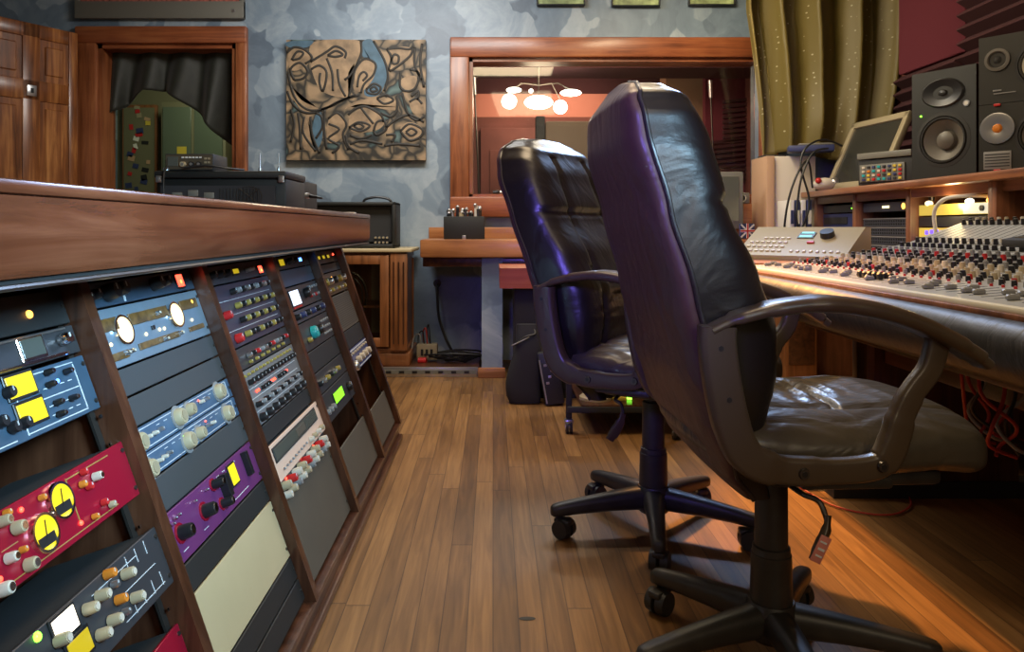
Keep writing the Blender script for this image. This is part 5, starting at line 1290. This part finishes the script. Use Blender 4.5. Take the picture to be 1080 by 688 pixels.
for a, c in ((x0_, mid - .003), (mid + .003, x1_)):
    d = B().mat('wood_cab'); zt, zb = ch_ - .02, .12; s_ = .055
    d.box((a + s_ / 2, 0, (zt + zb) / 2), (s_, .03, zt - zb), .004).box((c - s_ / 2, 0, (zt + zb) / 2), (s_, .03, zt - zb), .004).box(((a + c) / 2, 0, zt - s_ / 2), (c - a - .1, .03, s_), .004).box(((a + c) / 2, 0, zb + s_ / 2), (c - a - .1, .03, s_), .004)
    dd_ = d.obj('door', cb)
    B().mat('glass').box(((a + c) / 2, .004, (zt + zb) / 2), (c - a - .1, .004, zt - zb - .1)).obj('glass', dd_)
    B().mat('steel').sph(((c - .02) if a == x0_ else (a + .02), -.024, .42), .011).obj('knob', dd_)
wr = B().mat('bolt').tube([(mid + .11 + .10 * math.cos(t), .06, .42 + .15 * math.sin(t)) for t in [k * PI / 12 for k in range(24)]], .008, 8, closed=True)
wr.tube([(mid + .11 + .075 * math.cos(t), .06, .42 + .12 * math.sin(t)) for t in [k * PI / 12 for k in range(24)]], .005, 8, closed=True).obj('iron_ring', cb)
B().mat('wood_cab').box((cc, .24, .36), (cw - .08, .38, .015)).mat('cream').box((cxr - .2, .42, .4), (.2, .01, .5)).obj('inner_shelf', cb)
AZ = .05 + ch_ + .022
ga = thing('guitar_amplifier', 'black guitar amplifier with a strap handle on top of the wooden cabinet', 'amplifier', (-.98, 4.74, AZ))
ax1 = WX(417, 4.74) + .98; ax0 = WX(318, 4.74) + .98; aw = ax1 - ax0; ac = (ax0 + ax1) / 2; ah = WZ(213, 4.74) - AZ
B().mat('tolex').box((ac, .13, ah - .012), (aw, .26, .024), .008).box((ac, .13, .014), (aw, .26, .024), .008).box((ax0 + .012, .13, ah / 2), (.024, .26, ah), .008).box((ax1 - .012, .13, ah / 2), (.024, .26, ah), .008).box((ac, .16, ah / 2), (aw - .04, .18, ah - .04)).obj('cabinet', ga)
B().mat('blackmat').box((ac, .05, ah / 2 + .01), (aw - .06, .02, ah - .06)).mat('bolt').box((ac, .036, ah - .035), (aw - .07, .004, .004)).obj('grille', ga)
B().mat('black').tube([(ac + .07, .12, ah), (ac + .09, .12, ah + .022), (ac + .16, .12, ah + .034), (ac + .23, .12, ah + .022), (ac + .25, .12, ah)], .008, 8, smooth_path=6).obj('handle', ga)
for k in range(4):
    for j in range(2): B().mat('steel').cyl((ax1 - .055 - .024 * k, .036, .035 + .03 * j), (ax1 - .055 - .024 * k, .026, .035 + .03 * j), .008).mat('knobcream').cyl((ax1 - .055 - .024 * k, .026, .035 + .03 * j), (ax1 - .055 - .024 * k, .022, .035 + .03 * j), .006).obj('jack', ga)
# things on riser
for k in range(6):
    r_ = .055 + .018 * k
    pts = [(WX(484, 4.85) + (r_ * 1.35 + .02 * math.sin(3 * t + k)) * math.cos(t), 4.83 + r_ * .55 * math.sin(t), .056 + .008 * k + .01 * (1 + math.sin(2 * t + k))) for t in [q * PI / 9 for q in range(18)]]
    if k == 0: coil = B().mat('cable')
    coil.tube(pts, .006, 8, closed=True)
tagit(coil.obj('cable_coil'), 'loose coil of black cable heaped on the riser below the shelf', 'cable')
tagit(B().mat('cable').tube([(WX(461, 5.15), 5.19, WZ(299, 5.17)), (WX(461, 5.1), 5.12, WZ(310, 5.1)), (WX(463, 5.1), 5.10, WZ(335, 5.1)), (WX(470, 5.05), 5.05, WZ(358, 5.0)), (WX(477, 4.95), 4.95, .10), (WX(482, 4.9), 4.88, .075)], .009, 8, smooth_path=8).mat('black').cyl((WX(461, 5.17), 5.198, WZ(299, 5.17)), (WX(461, 5.17), 5.17, WZ(299, 5.17)), .026).obj('wall_cable'), 'black cable hanging from a hole in the blue wall down to the riser', 'cable')
jb = thing('junction_box', 'small cream electrical box with wires on the riser beside the wooden cabinet', 'electrical box', (WX(451, 4.9), 4.88, .05))
B().mat('beige').box((0, 0, .06), (.13, .08, .10), .005).obj('case', jb); B().mat('knobred').cyl((-.05, -.06, .012), (.0, -.07, .012), .02).obj('plug', jb)
for k in range(4): B().mat(['cablegrey', 'cable', 'cablered', 'cable'][k]).tube([(-.04 + .02 * k, 0, .11), (-.05 + .02 * k, -.01, .17 + .02 * k), (-.09 + .03 * k, .02, .14 + .01 * k), (-.10 + .05 * k, -.03, .02)], .004, 7, smooth_path=5).obj('wire', jb)
for k in range(3): B().mat('darkslot').box((-.03 + .03 * k, -.041, .06), (.016, .004, .04)).obj('socket', jb)
# box on shelf
SZ = .664 + .1635 + .0005
pb_ = thing('pen_box', 'black box crammed with small microphones and adapters on the left end of the window shelf', 'box', (WX(489.5, 4.72), 4.78, SZ))
bw = 43 * 4.72 / F
b = B().mat('tolex').box((0, -.068, .07), (bw, .012, .14), .003).box((0, .068, .07), (bw, .012, .14), .003).box((-bw / 2 + .006, 0, .07), (.012, .13, .14), .003).box((bw / 2 - .006, 0, .07), (.012, .13, .14), .003).box((0, 0, .008), (bw - .01, .13, .014)); b.obj('shell', pb_)
B().mat('steel').box((.0, -.077, .012), (.022, .006, .024), .002).obj('latch', pb_)
random.seed(21)
for k in range(16):
    x = -bw / 2 + .03 + (k % 8) * (bw - .06) / 7; y = -.03 + .05 * (k // 8) ; hh_ = random.uniform(.15, .21)
    m_ = ['black', 'steel', 'black', 'knobcream', 'bolt', 'black', 'knobwhite', 'bolt'][k % 8]
    tagit(B().mat(m_).cyl((x, y, .018), (x + random.uniform(-.01, .01), y + random.uniform(-.012, .012), hh_), .009, .011, n=12).mat('steel').sph((x, y, hh_), .012).obj('adapter', loc=(pb_.location.x, pb_.location.y, SZ)), 'small %s adapter, %s in the %s row standing in the black box' % ({'black': 'black', 'steel': 'steel', 'knobcream': 'cream', 'bolt': 'grey metal', 'knobwhite': 'white'}[m_], ['first', 'second', 'third', 'fourth', 'fifth', 'sixth', 'seventh', 'last'][k % 8], 'rear' if k > 7 else 'front'), 'adapter', 'adapters in the black box')
# small things on the window sill
for k, x in enumerate((520, 527, 533)):
    tagit(B().mat(['black', 'steel', 'paper'][k]).cyl((0, 0, 0), (.03, .0, .0), .012).sph((.03, 0, 0), .014).obj('sill_gadget', loc=(WX(x, 5.2), 5.215, wz0 + .034)), ['small black gadget on the window sill, leftmost of three', 'small steel gadget on the window sill, middle of three', 'small white gadget on the window sill, rightmost of three'][k], 'gadget')

# red slab side table with dark body, gig bag
st = thing('side_cabinet', 'dark cabinet with a thick reddish wooden top behind the chairs', 'cabinet', (WX(590, 3.95), 4.0, 0))
B().mat('wood_red').prism([(WX(527, 3.95) - WX(590, 3.95), .585), (.62, .585), (.62, .69), (WX(527, 3.95) - WX(590, 3.95), .69)], -.05, .42).obj('top_slab', st)
B().mat('blackmat').box((.17, .20, .32), (.80, .36, .53), .005).obj('body', st); B().mat('blackmat').box((.17, .19, .03), (.74, .30, .06)).obj('plinth', st)
gbg = thing('gig_bag', 'black soft bag standing on the floor against the dark cabinet beside the blue pier', 'bag', (WX(553, 4.0), 3.93, 0))
rg = []
for i in range(13):
    s = i / 12; z = .004 + s * .40; w_ = .092 * (1 - .32 * s ** 2) * (.95 + .05 * math.sin(s * 5)); d_ = .05 * (1 - .6 * s ** 3)
    if i == 0: w_ *= .9; d_ *= .8
    rg.append([(w_ * math.copysign(abs(math.cos(a)) ** .6, math.cos(a)) + .02 * s * s - .01 * math.sin(s * 7), d_ * math.copysign(abs(math.sin(a)) ** .7, math.sin(a)), z) for a in [2 * PI * k / 24 for k in range(24)]])
B().mat('blackmat').rings(rg).obj('bag_body', gbg, ang=60)
B().mat('rubber').tube([(-.05, -.03, .30), (-.0, -.05, .345), (.05, -.035, .36), (.03, 0, .40)], .006, smooth_path=6).obj('strap', gbg)
B().mat('cablegrey').tube([(-.07, -.045, .30), (-.02, -.055, .325), (.02, -.05, .345)], .003, smooth_path=5).obj('zip', gbg)
b2 = thing('tool_case', 'slim dark case with steel fittings leaning beside the black soft bag', 'case', (WX(585, 3.9), 3.90, .002), (0, R(-9), 0))
B().mat('blankd').box((0, 0, .14), (.10, .10, .27), .01).obj('shell', b2)
for k in range(5): B().mat('steel').box((-.02 + .015 * (k % 3), -.052, .12 + .03 * k), (.016, .006, .012), .002).obj('fitting', b2)
B().mat('cablegrey').cyl((-.04, -.055, .02), (-.045, -.055, .24), .004).obj('edge_strip', b2)
# wheeled stand
KD = 3.35
ws = thing('wheeled_stand', 'black metal equipment trolley on casters behind the chairs', 'trolley', (WX(660, KD), KD, 0))
kx0 = WX(600, KD) - WX(660, KD); kx1 = WX(716, 3.2) - WX(660, KD)
for x, y in ((kx0, 0), (kx1, -.10), (kx0 + .14, .42), (kx1 + .1, .40)):
    B().mat('blackmat').box((x, y, .345), (.025, .025, .56), .003).obj('post', ws)
    c = B().mat('rubber').cyl((x - .014, y, .028), (x - .004, y, .028), .028).cyl((x + .004, y, .028), (x + .014, y, .028), .028); c.mat('steel').box((x, y + .005, .052), (.04, .04, .018), .006).cyl((x - .016, y, .028), (x + .016, y, .028), .012); c.obj('caster', ws)
B().mat('blackmat').box(((kx0 + kx1) / 2, -.05, .115), (kx1 - kx0 + .02, .02, .025), .002).box(((kx0 + kx1) / 2 + .06, .41, .115), (kx1 - kx0, .02, .025), .002).mat('wood_rack').box(((kx0 + kx1) / 2 + .05, .18, .128), (kx1 - kx0, .46, .012)).obj('lower_shelf', ws)
B().mat('blackmat').box(((kx0 + kx1) / 2 + .05, .18, .60), (kx1 - kx0 + .1, .50, .06), .006).obj('upper_shelf', ws)
rs = thing('stand_base', 'round cream weighted base with a black pole on the lower trolley shelf', 'stand', (WX(628, 3.42), 3.42, .1345))
B().mat('knobcream').lathe([(0, 0), (.072, 0), (.072, .012), (.055, .024), (0, .026)], None, 32).obj('base', rs); B().mat('blackmat').cyl((0, 0, .024), (0, 0, .40), .010).obj('pole', rs)
tagit(B().mat('yellow').box((0, 0, .008), (.06, .05, .016), .003).mat('greenled').box((.045, 0, .008), (.02, .02, .01)).obj('tape_roll', loc=(WX(653, 3.4), 3.40, .1345)), 'small yellow gadget on the lower trolley shelf beside the cream stand base', 'gadget')

# ================================================================== WALL ART
pw, ph = 147 * 5.15 / F, 127 * 5.15 / F
pa = thing('wall_painting', 'abstract canvas in tan, black and blue hanging between the doorway and the window', 'painting', (WX(302, 5.15), 5.17, WZ(169, 5.15)))
B().mat('canvas').box((pw / 2, 0, ph / 2), (pw, .045, ph)).obj('canvas', pa)
ov = B()
def P2(x, y): return ((x - 15) / 775 * pw, -.0245, (1 - (y - 18) / 660) * ph)
def blob(pts, m_, off=0):
    q = catmull([Vector(P2(*p)) for p in pts], 4, True); ov.mat(m_)
    vs = [ov.bm.verts.new(v + Vector((0, -off, 0))) for v in q]; f = ov.bm.faces.new(vs); bmesh.ops.triangulate(ov.bm, faces=[f]); 
    for v in vs:
        for f in v.link_faces: f.material_index = ov.mi
def stroke(pts, wd=.0082):
    q = catmull([Vector(P2(*p)) for p in pts], 5)
    ov.mat('ink'); ov.tube([v + Vector((0, .0008, 0)) for v in q], wd, sec=rrect(1.0, .35, .6, 1), up=(0, 1, 0))
blob([(25, 90), (60, 60), (110, 75), (150, 110), (130, 160), (60, 190), (30, 160)], 'tanpaint'); blob([(170, 30), (420, 25), (430, 100), (360, 200), (360, 330), (230, 310), (180, 250), (150, 140)], 'tanpaint')
blob([(440, 30), (500, 25), (560, 150), (575, 220), (530, 320), (450, 320), (470, 230), (510, 190), (480, 120), (440, 110)], 'bluepaint', .0004); blob([(390, 290), (400, 180), (460, 120), (510, 160), (500, 230), (440, 300)], 'tanpaint', .0008)
blob([(175, 440), (210, 415), (215, 560), (180, 620), (155, 560)], 'bluepaint', .0004); blob([(20, 30), (160, 25), (130, 60), (30, 60)], 'bluepaint')
blob([(580, 70), (700, 60), (690, 120), (640, 160), (580, 200), (600, 120)], 'tanpaint', .0004); blob([(660, 230), (740, 220), (720, 300), (660, 280)], 'tanpaint', .0004)
blob([(370, 440), (450, 390), (540, 430), (560, 480), (500, 520), (380, 520)], 'tanpaint', .0004); blob([(250, 460), (300, 425), (340, 470), (320, 560), (250, 580)], 'tanpaint', .0004)
blob([(650, 500), (700, 470), (770, 500), (760, 560), (690, 560)], 'tanpaint', .0004); blob([(700, 350), (760, 340), (780, 420), (720, 420)], 'tanpaint', .0004); blob([(40, 270), (100, 350), (200, 400), (120, 420), (60, 350)], 'tanpaint', .0004)
blob([(110, 470), (140, 450), (150, 560), (180, 620), (110, 610)], 'tanpaint', .0004); blob([(420, 350), (600, 340), (640, 400), (560, 400), (430, 370), (340, 400)], 'tanpaint', .0003)
for pts in ([(20, 90), (60, 60), (120, 75), (160, 120), (120, 150)], [(45, 130), (75, 85), (110, 90), (90, 120), (50, 130)], [(60, 240), (40, 180), (90, 145), (135, 190), (110, 230), (60, 240)], [(150, 140), (240, 85), (290, 55), (345, 85), (340, 120)], [(245, 105), (290, 80), (330, 100), (290, 112), (245, 105)],
            [(240, 120), (270, 200), (275, 300)], [(155, 180), (200, 160), (240, 200), (220, 300), (200, 250), (205, 200)], [(300, 180), (310, 260), (345, 330)], [(430, 25), (430, 100), (380, 200), (340, 240)], [(360, 340), (385, 250), (400, 180), (450, 125), (510, 150), (500, 210), (450, 260), (430, 310)], [(410, 280), (420, 220), (445, 195), (465, 215), (440, 245)],
            [(500, 25), (560, 130), (580, 220), (560, 300)], [(575, 70), (640, 65), (700, 70), (720, 50)], [(575, 70), (600, 120), (590, 190), (700, 110), (720, 60)], [(600, 130), (615, 100), (640, 110), (635, 145), (610, 150), (600, 130)], [(650, 190), (650, 280), (700, 300), (740, 270), (750, 200), (700, 180)], [(770, 40), (760, 150), (780, 280)], [(730, 60), (730, 160), (770, 240)],
            [(660, 310), (690, 420), (740, 460), (780, 440)], [(700, 360), (740, 340), (770, 370)], [(710, 330), (750, 300), (745, 350)], [(25, 200), (60, 330), (130, 400), (220, 400), (300, 360), (400, 320)], [(210, 400), (270, 380), (330, 350), (420, 320)], [(20, 300), (60, 380), (130, 420), (220, 405)],
            [(40, 400), (60, 480), (40, 580)], [(80, 420), (90, 500), (95, 620)], [(115, 440), (110, 530), (180, 630)], [(150, 440), (160, 540), (200, 640)], [(230, 400), (225, 500), (240, 620)], [(180, 420), (210, 440), (215, 500), (180, 560)],
            [(360, 430), (400, 395), (460, 385), (540, 430), (555, 470)], [(430, 390), (460, 430), (500, 480)], [(365, 500), (420, 470), (480, 490), (430, 520), (365, 500)], [(500, 520), (520, 470), (560, 465), (570, 510), (520, 540), (500, 520)], [(390, 490), (420, 478), (445, 495), (420, 508), (390, 490)],
            [(370, 540), (430, 560), (490, 540)], [(370, 590), (440, 570), (550, 590)], [(250, 450), (300, 420), (350, 480), (330, 540), (360, 620)], [(250, 480), (310, 510), (250, 560), (310, 600), (270, 640)], [(345, 540), (360, 600), (420, 640)], [(570, 500), (620, 460), (700, 430), (780, 470)], [(650, 520), (700, 480), (770, 510), (760, 550), (700, 570), (650, 520)], [(680, 525), (710, 505), (740, 525), (710, 545), (680, 525)],
            [(560, 600), (640, 590), (760, 600)], [(570, 540), (620, 540), (600, 580)], [(520, 340), (570, 320), (610, 350), (560, 370), (520, 340)], [(540, 420), (600, 440), (630, 400), (630, 330)], [(460, 290), (500, 260), (540, 280), (520, 315), (470, 310), (460, 290)], [(480, 290), (505, 275), (520, 295), (495, 303), (480, 290)]): stroke(pts)
ov.obj('painted_shapes', pa, ang=180)
def framed(x0, x1, y1, lab, m_, fm, grp=None, hh=.5, fw=.05, fb=None):
    D = 5.17; w_ = (x1 - x0) * D / F
    t = thing('framed_picture', lab, 'picture', (WX((x0 + x1) / 2, D), D, WZ(y1, D)), group=grp)
    fb = fb or fw
    B().mat(fm).box((0, 0, fb / 2), (w_, .04, fb), .004).box((0, 0, hh - fw / 2), (w_, .04, fw), .004).box((-w_ / 2 + fw / 2, 0, hh / 2), (fw, .038, hh - .002), .004).box((w_ / 2 - fw / 2, 0, hh / 2), (fw, .038, hh - .002), .004).obj('frame', t)
    B().mat(m_).box((0, .006, hh / 2), (w_ - .02, .016, hh - .02)).obj('picture', t); return t
t = framed(80, 258, 20, 'wide grey frame with a reddish picture, hung above the doorway', 'redprint', 'greyplastic', fw=.03, fb=.115, hh=.34)
M['frame_grey'] = M['greyplastic']
B().mat('steel').cyl((.50, -.02, .05), (.50, -.024, .05), .012).obj('badge', t)
for k, (a, c, y) in enumerate(((566, 617, 6), (645, 696, 7), (726, 775, 6))):
    framed(a, c, y, ['left', 'middle', 'right'][k] + ' of the three small green pictures above the window', 'scenery', 'blankd', 'small pictures above the window', hh=.26, fw=.008)
# floor scuff: dark stain oval on a plank
tagit(B().mat('rubber').sph((0, 0, 0), .02, (1, .45, .03), 14).obj('floor_knot', loc=(WX(556, .9 * F / 413), .9 * F / 413, .0008)), 'small dark oval spot on the floorboards left of the nearest chair', 'spot')
